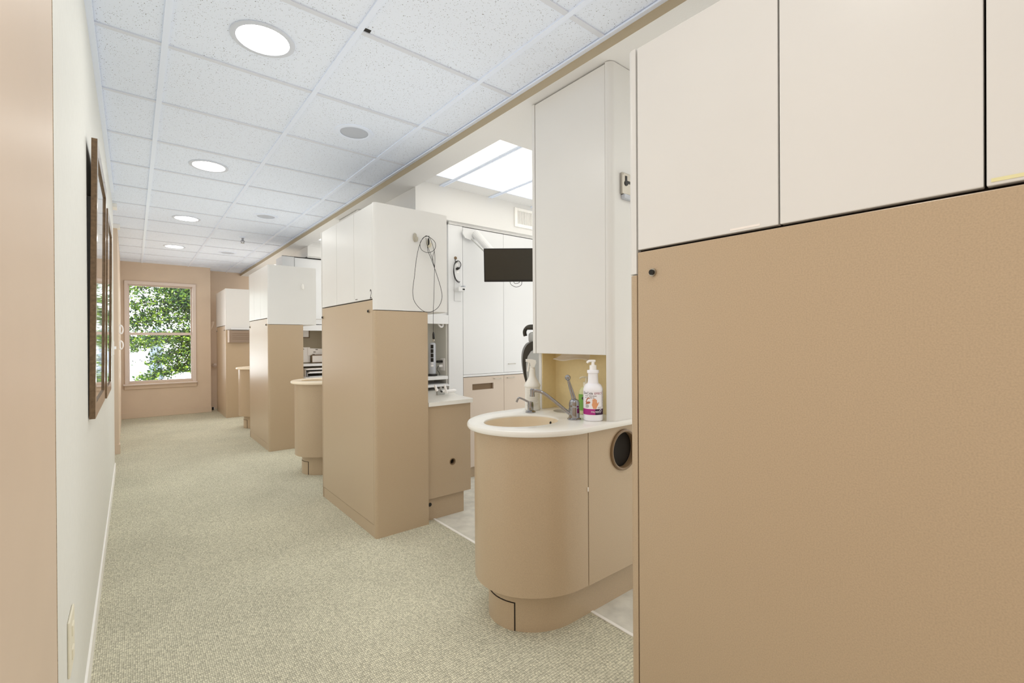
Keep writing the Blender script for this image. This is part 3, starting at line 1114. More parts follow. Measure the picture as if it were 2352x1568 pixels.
A_MID = math.atan2(-fw.y, -fw.x) - 0.24      # direction from the bottle towards the corridor side
def wrap(u, z, r):
    """u: metres to the right of the label centre line along the bottle surface"""
    a = A_MID + u/qr
    return Vector((qx+r*math.cos(a), qy+r*math.sin(a), z))
def band(u0, u1, z0, z1, dr0, dr1, n=24):
    bm = NB()
    outer_ = [wrap(u0+(u1-u0)*i/n, 0, qr+dr1) for i in range(n+1)]
    inner_ = [wrap(u0+(u1-u0)*i/n, 0, qr+dr0) for i in range(n+1)]
    prism(bm, [(v.x, v.y) for v in outer_] + [(v.x, v.y) for v in inner_[::-1]], z0, z1)
    return bm
zb0, zb1 = ZC+0.0295, ZC+0.0555
lab = obj('label', band(-0.075, 0.058, zb1, ZC+0.137, -0.0005, 0.0003), LABEL, t, True)
obj('label_band', band(-0.075, 0.012, zb0, zb1, -0.0005, 0.0004), MAG, lab, True)
obj('label_band', band(0.012, 0.058, zb0, zb1, -0.0005, 0.0004), PURP, lab, True)
def label_text(body, size, u, z, m, sx=1.0, bold=0.0):
    bm = text_bm(body, size, 0.0002)
    bmesh.ops.remove_doubles(bm, verts=bm.verts, dist=1e-6)
    bmesh.ops.triangulate(bm, faces=bm.faces)
    for v in bm.verts:
        c = v.co.copy()
        v.co = wrap(u+c.x*sx, ZC+z+c.y, qr+0.0005+c.z)
    return obj('lettering', bm, m, lab)
label_text('DisCide', 0.0155, -0.0475, 0.1195, INKB, 0.98)
label_text('EFFECT', 0.0128, 0.0075, 0.1195, REDT, 0.95)
label_text('PALMERO', 0.0105, -0.0065, 0.0395, LABEL, 0.92)
def label_strip(u0, u1, z, h, m):
    return obj('fine_print', band(u0, u1, ZC+z, ZC+z+h, 0.0002, 0.0006, 6), m, lab)
bm = NB()
for row, segs in ((0.1115, ((-0.036, -0.03), (-0.028, -0.02), (-0.016, -0.002), (0.0, 0.018))), (0.1035, ((-0.036, -0.028), (-0.024, -0.016), (-0.013, 0.0), (0.002, 0.008)))):
    for u0, u1 in segs:
        b2 = band(u0, u1, ZC+row, ZC+row+0.0026, 0.0002, 0.0006, 4)
        me = bpy.data.meshes.new('x'); b2.to_mesh(me); b2.free(); bm.from_mesh(me); bpy.data.meshes.remove(me)
for k in range(15):
    b2 = band(0.046, 0.055-0.004*random.random(), ZC+0.062+k*0.005, ZC+0.0635+k*0.005, 0.0002, 0.0006, 4)
    me = bpy.data.meshes.new('x'); b2.to_mesh(me); b2.free(); bm.from_mesh(me); bpy.data.meshes.remove(me)
for k in range(2):
    b2 = band(0.024, 0.042, ZC+0.0585+k*0.004, ZC+0.0598+k*0.004, 0.0002, 0.0006, 4)
    me = bpy.data.meshes.new('x'); b2.to_mesh(me); b2.free(); bm.from_mesh(me); bpy.data.meshes.remove(me)
obj('fine_print', bm, INK, lab)
# printed hands
def flat_shape(bm, pts, dr, mi=0):
    b2 = NB()
    b2.faces.new([b2.verts.new((u, z, 0)) for u, z in pts])
    for k in range(9):
        u = min(p[0] for p in pts) + (max(p[0] for p in pts)-min(p[0] for p in pts))*(k+1)/10
        bmesh.ops.bisect_plane(b2, geom=b2.verts[:]+b2.edges[:]+b2.faces[:], plane_co=(u, 0, 0), plane_no=(1, 0, 0))
    for v in b2.verts:
        v.co = wrap(v.co.x, ZC+v.co.y, qr+dr)
    for f in b2.faces:
        f.material_index = mi
    me = bpy.data.meshes.new('x')
    b2.to_mesh(me)
    b2.free()
    n0 = len(bm.faces)
    bm.from_mesh(me)
    bpy.data.meshes.remove(me)
bm = NB()
# open palm with wrist
flat_shape(bm, [(0.003, 0.0575), (0.016, 0.0565), (0.021, 0.068), (0.023, 0.078), (0.0205, 0.085), (-0.0005, 0.085), (-0.003, 0.073)], 0.0007)
for u, z1, w in ((0.0018, 0.099, 0.0022), (0.0068, 0.1025, 0.0024), (0.012, 0.1015, 0.0024), (0.0172, 0.097, 0.0022)):
    flat_shape(bm, [(u-w, 0.083), (u+w, 0.083), (u+w, z1-0.002), (u+w*0.4, z1), (u-w*0.4, z1), (u-w, z1-0.002)], 0.00072)
flat_shape(bm, [(0.02, 0.068), (0.0245, 0.072), (0.0295, 0.085), (0.0275, 0.0865), (0.0225, 0.079)], 0.00074)
# second hand below the soap bubble
flat_shape(bm, [(-0.034, 0.075), (-0.014, 0.079), (-0.0085, 0.085), (-0.014, 0.089), (-0.03, 0.086)], 0.0007, 1)
flat_shape(bm, [(-0.034, 0.085), (-0.028, 0.099), (-0.02, 0.106), (-0.012, 0.104), (-0.011, 0.101), (-0.019, 0.101), (-0.025, 0.094), (-0.029, 0.084)], 0.00072, 1)
flat_shape(bm, [(-0.034, 0.06), (-0.02, 0.06), (-0.0155, 0.067), (-0.019, 0.075), (-0.034, 0.075)], 0.00065, 2)
obj('hand_picture', bm, [SKIN, SKIND, GREYV], lab)
bm = NB()
pth = [wrap(u, ZC+z, qr+0.0006) for u, z in ((0.031, 0.0465), (0.036, 0.0525), (0.041, 0.0525), (0.041, 0.0455), (0.0375, 0.0395))]
tube(bm, smooth_path(pth, 5), 0.0008, 6)
obj('swoosh', bm, LABEL, lab, True)

# ---- green-labelled bottle behind it
gx, gy = 1.705, 1.512
t = thing('soap_bottle', 'pale green pump bottle with green label half hidden behind the white pump bottle', 'bottle', (gx, gy, ZC))
bm = NB()
lathe(bm, [(0.034, ZC), (0.038, ZC+0.004), (0.038, ZC+0.1), (0.034, ZC+0.118), (0.02, ZC+0.133), (0.012, ZC+0.136)], gx, gy, 36, 1.0, 0.8, rot=-0.7)
obj('body', bm, GREENB, t, True)
bm = NB()
lathe(bm, [(0.0385, ZC+0.02), (0.0385, ZC+0.098)], gx, gy, 36, 1.0, 0.81, cap=False, rot=-0.7)
gl = obj('label', bm, GREENL, t, True)
bm = NB()
c0 = Vector((gx, gy, ZC+0.083))
dl = Vector((-math.sin(1.05), -math.cos(1.05), 0))
def gwrap(u, z):
    d = (dl*math.cos(u) + Vector((-dl.y, dl.x, 0))*math.sin(u))
    return Vector((gx+d.x*0.0392, gy+d.y*0.0392, ZC+z))
ring = [gwrap(0.42*math.cos(a), 0.08+0.009*math.sin(a)) for a in [2*PI*k/20 for k in range(20)]]
bm.faces.new([bm.verts.new(p) for p in ring])
obj('label_oval', bm, INKB, gl)
bm = NB()
lathe(bm, [(0.0165, ZC+0.13), (0.016, ZC+0.155), (0.006, ZC+0.157), (0.0055, ZC+0.176)], gx, gy, 24)
pm = obj('pump', bm, CPLAST, t, True)
bm = NB()
tube(bm, smooth_path([(gx+rt.x*0.008, gy+rt.y*0.008, ZC+0.178), (gx-rt.x*0.02, gy-rt.y*0.02, ZC+0.179), (gx-rt.x*0.033, gy-rt.y*0.033, ZC+0.172)], 5), 0.0045, 10)
obj('nozzle', bm, CPLAST, pm, True)

# ------------------------------------------------------------------ tall cabinet over the sink
TX, TY0, TY1, TZ0, TZ1 = 1.62, 1.288, 1.803, 1.142, SZ-0.003
def tall_cabinet():
    t = thing('tall_cabinet', 'tall off-white wall cabinet standing over the nearest sink counter', 'cabinet', (TX, TY0, ZC), 'tall cabinets over the sinks')
    bm = NB()
    r = 0.03
    prism(bm, arc(TX-0.002+r, TY0+r, r, r, PI, 1.5*PI, 8) + [(2.25, TY0), (2.25, TY0+0.03), (TX-0.002, TY0+0.031)], 0.8505, TZ1)
    obj('side_panel', bm, WHITE, t, True)
    bm = NB()
    box(bm, TX-0.002, 2.25, TY1-0.02, TY1, TZ0, TZ1, 0.001)
    box(bm, TX+0.04, 2.25, TY1-0.02, TY1, 0.8505, TZ0+0.001)
    obj('side_panel', bm, WHITE, t)
    obj('door', bx(TX, TX+0.02, TY0+0.034, TY1-0.023, TZ0, TZ1-0.004, 0.002), WHITE, t)
    bm = NB()
    box(bm, TX+0.022, 2.2, TY0+0.031, TY1-0.0205, TZ0+0.012, TZ0+0.03)
    obj('bottom_board', bm, CREAM, t)
    obj('nook_back', bx(1.757, 1.772, TY0+0.031, TY1-0.0205, 0.8505, TZ0+0.02), CREAM, t)
    obj('nook_side', bx(TX+0.042, 1.758, TY1-0.026, TY1-0.0201, 0.8505, TZ0+0.012), CREAM, t)
    obj('nook_side', bx(TX+0.042, 1.758, TY0+0.0305, TY0+0.036, 0.8505, TZ0+0.012), CREAM, t)
    obj('inner_carcass', bx(TX+0.022, 2.2, TY0+0.031, TY1-0.0205, TZ0+0.03, TZ1-0.01), DARK, t)
    return t
tc1 = tall_cabinet()
dup(tc1, (0, 2.935, 0), 'tall wall cabinet over the second sink, only its top showing above the long cabinet')

# folded paper towel hanging from under the door
t_pts = [(1.40, 0), (1.46, -0.006), (1.52, 0.0), (1.585, 0.006), (1.65, 0.0), (1.70, -0.004)]
bm = NB()
rows = []
for z, x, sp in ((TZ0+0.006, 1.715, 0.82), (TZ0-0.012, 1.705, 0.92), (TZ0-0.027, 1.685, 1.06), (TZ0-0.031, 1.668, 1.1)):
    row = []
    for i in range(13):
        s = i/12
        y = 1.45 + (s-0.5)*0.215*sp + 0.14
        row.append(Vector((x + 0.006*math.sin(s*9), y, z + (0.006*math.sin(s*6.5) - 0.006*s*0) * (1.0 if z < TZ0 else 0.2))))
    rows.append(row)
up_r = [[v + Vector((0, 0, 0.0)) for v in r] for r in rows]
V = [[bm.verts.new(v) for v in r] for r in rows]
V2 = [[bm.verts.new(v + Vector((0.002, 0, 0.0022))) for v in r] for r in rows]
for a in (V, V2):
    for i in range(len(a)-1):
        for j in range(12):
            bm.faces.new((a[i][j], a[i][j+1], a[i+1][j+1], a[i+1][j]))
for i in range(len(V)-1):
    bm.faces.new((V[i][0], V[i+1][0], V2[i+1][0], V2[i][0]))
    bm.faces.new((V[i][12], V2[i][12], V2[i+1][12], V[i+1][12]))
for j in range(12):
    bm.faces.new((V[0][j], V2[0][j], V2[0][j+1], V[0][j+1]))
    bm.faces.new((V[-1][j], V[-1][j+1], V2[-1][j+1], V2[-1][j]))
tag(obj('paper_towel', bm, PAPER, None, True), 'white paper towel sheet hanging below the tall cabinet over the sink', 'paper towel')

# grey holder box on the side of the tall cabinet
t = thing('wall_bracket', 'grey metal holder box with a black keyhole slot on the tall cabinet side', 'holder', (1.75, TY0, 1.9))
bm = NB()
box(bm, 1.68, 1.80, TY0-0.014, TY0-0.0005, 1.858, 1.954, 0.003)
b1 = obj('box', bm, STEEL, t)
obj('tray', bx(1.688, 1.80, TY0-0.02, TY0-0.0005, 1.838, 1.8575, 0.002), LGREY, t)
bm = NB()
tube(bm, [(1.707, TY0-0.0135, 1.908), (1.707, TY0-0.0165, 1.908)], 0.0115, 24)
box(bm, 1.7015, 1.7125, TY0-0.0162, TY0-0.0135, 1.908, 1.94)
box(bm, 1.707, 1.775, TY0-0.0163, TY0-0.0135, 1.909, 1.92)
obj('keyhole_slot', bm, BLACK, b1)
bm = NB()
tube(bm, [(1.686, TY0-0.0135, 1.947), (1.686, TY0-0.016, 1.947)], 0.003, 10)
obj('screw', bm, STEEL, b1)

# ------------------------------------------------------------------ drawer unit behind the cabinet
t = thing('drawer_unit', 'tan drawer unit with a small round hole, behind the cabinet with the cable', 'cabinet', (1.6, 2.75, 0))
body = obj('side_panel', bx(1.506, 1.853, 2.735, 2.755, 0.153, 0.772, 0.001), TAN, t)
bm = NB()
tube(bm, [(1.703, 2.7, 0.375), (1.703, 2.8, 0.375)], 0.017, 28)
cut(body, bm)
obj('carcass', bx(1.506, 1.845, 2.757, 3.33, 0.155, 0.772), DARK, t)
bm = NB()
def rg(y, rr):
    return [(1.703+rr*math.cos(2*PI*k/32), y, 0.375+rr*math.sin(2*PI*k/32)) for k in range(32)]
loft(bm, [rg(2.755, 0.0168), rg(2.736, 0.0165), rg(2.7325, 0.019), rg(2.7335, 0.0235), rg(2.735, 0.024)], cap=False)
obj('grommet', bm, BRING, t, True)
obj('plinth', bx(1.506, 1.812, 2.766, 3.3, 0, 0.153), TAN, t)
bm = NB()
tube(bm, [(1.541, 2.7655, 0.105), (1.541, 2.764, 0.105)], 0.013, 20)
obj('vent_plug', bm, BLACK, t)
for z0, z1 in ((0.155, 0.39), (0.395, 0.58), (0.585, 0.765)):
    dr = obj('drawer', bx(1.853, 1.868, 2.765, 3.3, z0, z1, 0.002), PINKT, t)
    bm = NB()
    tube(bm, smooth_path([(1.868, 2.95, z1-0.03), (1.885, 2.95, z1-0.03), (1.885, 3.05, z1-0.03), (1.868, 3.05, z1-0.03)], 5), 0.004, 8)
    obj('handle', bm, STEEL, dr, True)
bm = NB()
prism(bm, [(1.506, 2.708), (1.852, 2.708), (1.868, 2.724), (1.9, 2.97), (2.04, 3.355), (2.04, 3.6), (1.66, 3.6), (1.66, 3.355), (1.506, 3.355)], 0.7735, 0.800)
o = tag(obj('countertop', bm, COUNTER), 'white countertop on the drawer unit behind the cabinet with the cable', 'countertop')
tag(obj('countertop_plug', bx(1.553, 1.566, 2.84, 2.85, 0.8, 0.803), BLACK), 'tiny black cap lying on the white countertop by the cabinet', 'cap')

# handpieces on the counter
def handpiece(name, label, pts, rads, x):
    t = thing(name, label, 'handpiece', pts[0], 'dental handpieces on the white counter')
    bm = NB()
    tube(bm, pts, rads, 14)
    obj('body', bm, WPLAST, t, True)
    return t
HZ = 0.80
def hp(px, py, y):
    d = fw + rt*((px-1176)/F_PX) - up*((py-784)/F_PX)
    s = y/d.y
    return Vector((d.x*s, y, HC + d.z*s))
h1 = handpiece('handpiece', 'thick ribbed white handpiece lying on the counter beside the tall white panel', [hp(1014, 898.5, 2.98), hp(1024, 898, 2.98), hp(1031, 898.5, 2.98), hp(1043, 897, 2.98), hp(1047, 896.5, 2.98)], [0.006, 0.012, 0.0145, 0.014, 0.008], 0)
bm = NB()
tube(bm, [hp(1045.5, 897, 2.974), hp(1046.6, 898, 2.972)], 0.004, 8)
obj('tip', bm, GREYV, h1)
bm = NB()
tube(bm, [hp(1012, 897.5, 2.975), hp(1015.5, 899.5, 2.975)], 0.0065, 10)
obj('connector', bm, BLACK, h1)
handpiece('handpiece', 'slim white handpiece lever standing upright in front of the ribbed one', [hp(1021, 884, 2.95), hp(1022.5, 890, 2.945), hp(1025, 897, 2.94), hp(1027.5, 902, 2.94)], [0.006, 0.009, 0.007, 0.005], 0)
handpiece('handpiece', 'slim white handpiece standing upright nearest the cabinet with the cable', [hp(999, 884, 2.95), hp(1001, 890, 2.945), hp(1003.5, 898, 2.94)], [0.007, 0.009, 0.011], 0)
tg = thing('handpiece_holder', 'grey metal handpiece holder between the upright white handpieces', 'holder', (1.9, 3.05, HZ))
bm = NB()
a, b = hp(1005, 893, 3.05), hp(1022, 892, 3.05)
box(bm, a.x, b.x, 3.05, 3.075, HZ, HZ+0.045, 0.004)
tube(bm, [hp(1012.5, 893, 3.045), hp(1012.5, 888.5, 3.045)], 0.009, 12)
obj('bar', bm, GREYV, tg, True)

# ------------------------------------------------------------------ niche units on the partitions
def niche(y, x0, x1, back_m, side_m, ztop, label, lip):
    t = thing('niche_unit', label, 'niche', (x0, y, 0.88))
    obj('valance', bx(x0, x1, y, y+0.022, 1.35, 1.425, 0.002), OPWHITE, t)
    obj('upper_cupboard', bx(x0, x1, y+0.024, y+0.33, 1.424, ztop), OPWHITE, t)
    obj('back', bx(x0, x1, y+0.225, y+0.24, 0.802 if lip else 0.757, 1.423), back_m, t)
    zb = 0.802 if lip else 0.757
    obj('side', bx(x1-0.012, x1, y+0.023, y+0.225, zb, 1.423), side_m, t)
    obj('side', bx(x0, x0+0.012, y+0.023, y+0.225, zb, 1.423), side_m, t)
    obj('shelf', bx(x0+0.012, x1-0.012, y-0.005, y+0.225, 0.886, 0.914, 0.002), OPWHITE, t)
    if lip:
        bm = NB()
        prism_axis(bm, [(y-0.02, 0.83), (y+0.2, 0.83), (y+0.2, 0.852), (y+0.02, 0.848)], x0+0.012, x1+0.0, 'x')
        obj('lower_ledge', bm, OPWHITE, t)
    return t
niche(3.36, 1.66, 2.06, GREYW, GREYW, 2.195, 'white niche unit with a grey recess holding the tower fan', True)

# tower fan in the niche
fx2, fy2, fz = 1.948, 3.438, 0.9155
t = thing('tower_fan', 'small silver tower fan with black vents standing in the niche', 'fan', (fx2, fy2, fz))
bm = NB()
lathe(bm, [(0.04, fz), (0.042, fz+0.006), (0.036, fz+0.014), (0.02, fz+0.018)], fx2, fy2, 32)
obj('base', bm, BLACK, t, True)
bm = NB()
lathe(bm, [(0.026, fz+0.016), (0.028, fz+0.03), (0.028, fz+0.262), (0.024, fz+0.274), (0.012, fz+0.279)], fx2, fy2, 32)
bd = obj('body', bm, LGREY, t, True)
gd = Vector((-math.sin(0.62), -math.cos(0.62), 0))
gr = Vector((gd.y, -gd.x, 0))
for k in range(4):
    z0 = fz+0.118+k*0.037
    bm = NB()
    P = [Vector((fx2, fy2, 0)) + gd*0.0262 - gr*(0.013) , Vector((fx2, fy2, 0)) + gd*0.0285]
    pts = []
    for q in range(7):
        a = -0.42+0.84*q/6
        d = gd*math.cos(a)+gr*math.sin(a)
        pts.append((fx2+d.x*0.0288, fy2+d.y*0.0288))
    inn = []
    for q in range(7):
        a = -0.42+0.84*q/6
        d = gd*math.cos(a)+gr*math.sin(a)
        inn.append((fx2+d.x*0.027, fy2+d.y*0.027))
    prism(bm, pts+inn[::-1], z0, z0+0.032)
    obj('vent', bm, BLACK, bd)
bm = NB()
pts = [(fx2+(gd*math.cos(a)+gr*math.sin(a)).x*0.0287, fy2+(gd*math.cos(a)+gr*math.sin(a)).y*0.0287) for a in [-0.4+0.8*q/6 for q in range(7)]]
inn = [(fx2+(gd*math.cos(a)+gr*math.sin(a)).x*0.027, fy2+(gd*math.cos(a)+gr*math.sin(a)).y*0.027) for a in [-0.4+0.8*q/6 for q in range(7)]]
prism(bm, pts+inn[::-1], fz+0.078, fz+0.095)
prism(bm, pts+inn[::-1], fz+0.104, fz+0.112)
obj('button_panel', bm, WPLAST, bd)

# outlet with two plugs on the niche side wall, small hook above
xs = 2.048
t = thing('wall_outlet', 'white outlet plate with two adapters inside the niche beside the fan', 'outlet', (xs, 3.45, 1.0))
obj('plate', bx(xs-0.006, xs-0.0002, 3.40, 3.468, 0.955, 1.06, 0.002), WPLAST, t)
t = thing('power_adapter', 'black power adapter plugged into the niche outlet', 'plug', (xs, 3.44, 1.03))
obj('body', bx(xs-0.055, xs-0.006, 3.425, 3.455, 1.022, 1.043, 0.004), BLACK, t)
bm = NB()
tube(bm, smooth_path([(xs-0.055, 3.44, 1.033), (xs-0.066, 3.442, 1.028), (1.98, 3.452, 1.018)], 6), 0.0022, 6)
obj('lead', bm, BLACK, t, True)
t = thing('power_adapter', 'white plug with a black lead in the lower niche outlet', 'plug', (xs, 3.44, 0.995))
obj('body', bx(xs-0.04, xs-0.006, 3.428, 3.452, 0.985, 1.007, 0.004), WPLAST, t)
bm = NB()
tube(bm, smooth_path([(xs-0.04, 3.44, 0.996), (xs-0.055, 3.43, 0.985), (1.982, 3.42, 0.965), (1.995, 3.41, 0.94), (2.004, 3.415, 0.922), (2.01, 3.43, 0.9185)], 6), 0.0025, 6)
obj('lead', bm, BLACK, t, True)
bm = NB()
tube(bm, smooth_path([(1.985, 3.40, 1.352), (1.99, 3.395, 1.338), (2.005, 3.392, 1.326), (2.02, 3.392, 1.331), (2.026, 3.395, 1.352)], 6), [0.008]*25, 10)
tag(obj('valance_hook', bm, WPLAST, None, True), 'small white hook hanging under the niche valance above the fan', 'hook')

# tall white panel, white cupboards and tan base cabinets of the nearest bay
YP = 3.362
tag(obj('tall_gable', bx(2.063, 2.205, YP, YP+0.3, 0.0, 2.194, 0.001), OPWHITE), 'tall plain white panel standing right of the fan niche', 'panel')
def cupboard(x0, x1, label):
    t = thing('wall_cupboard', label, 'cupboard', (x0, YP, 0.91), 'white wall cupboards of the nearest bay')
    obj('carcass', bx(x0, x1, YP+0.022, YP+0.3, 0.912, 2.194), DARK, t)
    obj('door', bx(x0+0.0015, x1-0.0015, YP, YP+0.02, 0.914, 2.19, 0.001), OPWHITE, t)
    xh = x1-0.11 if x0 < 2.3 else x0+0.05
    if x0 > 2.3:
        bm = NB()
        tube(bm, smooth_path([(x0+0.05, YP, 0.99), (x0+0.05, YP-0.02, 0.99), (x0+0.125, YP-0.02, 0.99), (x0+0.125, YP, 0.99)], 5), 0.003, 8)
        obj('handle', bm, STEEL, t, True)
    return t
cupboard(2.207, 2.655, 'tall white cupboard door left of the seam, behind the hanging monitor arm')
cupboard(2.655, 3.2, 'tall white cupboard door right of the seam, behind the monitor')
tag(obj('cupboard_rail', bx(2.205, 3.2, YP-0.004, YP+0.3, 0.893, 0.912), OPWHITE), 'thin white rail between the white cupboards and tan base cabinets', 'rail')
def base_cab(x0, x1, label, slot, hx):
    t = thing('base_cabinet', label, 'cabinet', (x0, YP, 0), 'tan base cabinets of the nearest bay')
    obj('carcass', bx(x0, x1, YP+0.03, YP+0.3, 0.1, 0.892), DARK, t)
    d = obj('door', bx(x0+0.0015, x1-0.0015, YP, YP+0.02, 0.1, 0.888, 0.001), PINKT, t)
    if slot:
        bm = NB()
        box(bm, 2.300, 2.532, YP-0.05, YP+0.05, 0.772, 0.826, 0.0)
        cut(d, bm)
        bm = NB()
        box(bm, 2.296, 2.536, YP+0.0202, YP+0.026, 0.768, 0.83)
        obj('slot_flap', bm, BRING, t)
    bm = NB()
    tube(bm, smooth_path([(hx, YP, 0.862), (hx, YP-0.022, 0.862), (hx+0.075, YP-0.022, 0.862), (hx+0.075, YP, 0.862)], 5), 0.0035, 8)
    obj('handle', bm, STEEL, t, True)
    obj('toe_kick', bx(x0, x1, YP+0.04, YP+0.06, 0, 0.1), TAN, t)
base_cab(2.207, 2.655, 'tan base cabinet with a dark waste slot below the white cupboards', True, 2.535)
base_cab(2.655, 3.2, 'tan base cabinet with a silver bar handle, right of the waste slot', False, 2.69)

# vent on the header
t = thing('air_vent', 'white rectangular air vent grille with dark slats on the bay header', 'vent', (2.9, 3.334, 2.36))
obj('back', bx(2.795, 3.085, 3.3325, 3.3338, 2.305, 2.43), MOIRE, t)
bm = NB()
for a in ((2.764, 2.8, 2.274, 2.453), (3.08, 3.115, 2.274, 2.453), (2.8, 3.08, 2.274, 2.305), (2.8, 3.08, 2.428, 2.453)):
    box(bm, a[0], a[1], 3.322, 3.3338, a[2], a[3], 0.002)
obj('frame', bm, TRIMW, t)
bm = NB()
for k in range(20):
    x = 2.807+k*0.0142
    box(bm, x, x+0.007, 3.324, 3.333, 2.304, 2.429)
obj('louvers', bm, TRIMW, t)

# monitor on its arm
a0 = Vector((2.349, 2.922, 1.818))
t = thing('monitor', 'black flat monitor hanging from a white arm in the nearest bay', 'monitor', a0, rotz=-YAW, local=True)
t.rotation_euler[0] = math.radians(12)
bm = NB()
MW, MH = 0.50, 0.268
box(bm, -0.1905, MW-0.1905, 0, 0.03, -MH/2, MH/2, 0.004)
obj('housing', bm, BLACK, t)
obj('screen', bx(-0.1905+0.009, MW-0.1905-0.009, -0.0015, 0.002, -MH/2+0.017, MH/2-0.009), SCREEN, t)
obj('back_bulge', bx(-0.05, 0.15, 0.028, 0.06, -0.08, 0.08, 0.015), BLACK, t)
bm = NB()
tube(bm, smooth_path([(0.02, 0.02, -MH/2), (0.03, 0.02, -MH/2-0.025), (0.07, 0.02, -MH/2-0.045), (0.11, 0.02, -MH/2-0.03), (0.118, 0.02, -MH/2)], 6), 0.002, 6)
tube(bm, smooth_path([(0.05, 0.02, -MH/2), (0.06, 0.02, -MH/2-0.015), (0.09, 0.02, -MH/2-0.012), (0.1, 0.02, -MH/2)], 6), 0.002, 6)
obj('cable', bm, BLACK, t, True)
t = thing('monitor_mount', 'white swivel arm fixed to the tall white panel and holding the monitor', 'arm', (2.25, 3.3, 2.13))
def zy(px, py, y):
    v = hp(px, py, y)
    return v
bm = NB()
pts = [zy(*p, 3.33) for p in ((1064, 527), (1090, 527), (1097, 533), (1100, 541), (1094, 549), (1082, 551), (1069, 546), (1063, 536))]
loft(bm, [pts, [p + Vector((0, 0.012, 0)) for p in pts]])
obj('mount_plate', bm, OPWHITE, t)
bm = NB()
A, B = zy(1092, 536, 3.315), zy(1150, 602, 3.05)
tube(bm, [A, B], [0.036, 0.034], 16)
obj('beam', bm, OPWHITE, t)
bm = NB()
tube(bm, [zy(1083, 549, 3.3), zy(1113, 578, 3.1)], 0.006, 8)
obj('strut', bm, GREYV, t)
bm = NB()
tube(bm, [B, a0 + rt*0.05 + fw*0.12 + Vector((0, 0, 0.03)), a0 + rt*0.05 + fw*0.068], 0.02, 10)
obj('joint', bm, GREYV, t, True)

# things on the tall white panel
YQ = YP
v = hp(1046, 592.5, YQ)
bm = NB()
tube(bm, [v + Vector((0, 0.0, 0)), v + Vector((0, -0.004, 0))], 0.0135, 20)
tag(obj('cable_grommet', bm, BRING, None, True), 'small brown cable grommet in the tall white panel', 'grommet')
a, b = hp(1043, 600, YQ), hp(1057, 692, YQ)
t = thing('cable_cover', 'white cover plate with an outlet on the tall white panel', 'outlet', (a.x, YQ, b.z))
bm = NB()
box(bm, a.x, b.x+0.01, YQ-0.006, YQ-0.0005, b.z, a.z, 0.003)
pc = obj('plate', bm, OPWHITE, t)
for p in ((1050, 607), (1051, 622)):
    v = hp(*p, YQ-0.006)
    obj('outlet_face', bx(v.x-0.013, v.x+0.013, YQ-0.008, YQ-0.005, v.z-0.02, v.z+0.012, 0.002), WPLAST, pc)
t = thing('looped_cable', 'black power cord looped on the tall white panel', 'cord', hp(1047, 615, YQ-0.02))
bm = NB()
tube(bm, smooth_path([hp(*p, YQ-0.016) for p in ((1046, 594), (1046, 600), (1053, 599), (1058, 604), (1058.5, 610), (1055, 616))], 7), 0.003, 7)
tube(bm, smooth_path([hp(*p, YQ-0.02) for p in ((1053, 599), (1046, 602), (1042.5, 612), (1043, 625), (1046, 638), (1051, 645), (1056.5, 647))], 7), 0.003, 7)
tube(bm, smooth_path([hp(*p, YQ-0.026) for p in ((1051, 600), (1044.5, 606), (1042, 616), (1042, 628), (1045.5, 641), (1052, 648), (1055.5, 649))], 7), 0.003, 7)
obj('lead', bm, BLACK, t, True)
bm = NB()
tube(bm, [hp(1056, 615, YQ-0.016), hp(1051, 616.5, YQ-0.016), hp(1048, 618.5, YQ-0.012)], [0.006, 0.012, 0.009], 12)
obj('plug', bm, BLACK, t, True)
v = hp(1042.5, 665, YQ)
w = hp(1071, 672, YQ-0.07)
t = thing('panel_bracket', 'white box bracket with a black port on the tall white panel', 'bracket', v)
bm = NB()
box(bm, v.x, w.x-0.01, YQ-0.075, YQ-0.007, v.z-0.018, v.z+0.018, 0.004)
b1 = obj('box', bm, OPWHITE, t)
bm = NB()
box(bm, w.x-0.04, w.x-0.018, YQ-0.0762, YQ-0.0745, v.z-0.007, v.z+0.006, 0.0005)
obj('port', bm, BLACK, b1)
bm = NB()
box(bm, v.x+0.06, w.x, YQ-0.06, YQ-0.012, v.z+0.02, v.z+0.034, 0.003)
obj('latch', bm, LGREY, b1)

# dental chair
t = thing('dental_chair', 'dental chair with a dark curved back shell, half hidden by the tall cabinet', 'chair', (2.24, 2.587, 0), rotz=-YAW, local=True)
BP = [(0.03, 0.84), (0.004, 0.92), (-0.014, 1.0), (-0.022, 1.08), (-0.014, 1.15), (0.012, 1.2), (0.05, 1.222)]
BQ = [(0.034, 0.84), (0.018, 0.92), (0.008, 1.0), (0.006, 1.07), (0.018, 1.12), (0.04, 1.155), (0.058, 1.17)]
def shell(prof_a, prof_b, w, m, nm):
    bm = NB()
    rings = []
    for q in range(9):
        f = -1+2*q/8
        ring = [(x, f*w, z) for x, z in prof_a] + [(x, f*w, z) for x, z in prof_b[::-1]]
        rings.append(ring)
    loft(bm, rings)
    return obj(nm, bm, m, t, True)
def dens(p):
    return [(v.x, v.y-0.02) for v in smooth_path([(a, b, 0) for a, b in p], 4)]
BP, BQ = dens(BP), dens(BQ)
shell(BP, BQ, 0.22, CHAIRB, 'back_shell')
shell([(0.05, 0.56), (0.03, 0.82), (0.014, 0.9), (0.004, 0.98), (0.002, 1.05), (0.014, 1.098), (0.036, 1.133)], [(0.17, 0.56), (0.15, 0.84), (0.13, 0.92), (0.12, 1.0), (0.115, 1.07), (0.11, 1.118), (0.095, 1.15)], 0.225, GREYV, 'back_cushion')
bm = NB()
pth = [(0.05, 0, 1.19), (0.055, 0, 1.24)]
tube(bm, pth, 0.02, 12)
obj('headrest_post', bm, STEEL, t, True)
bm = NB()
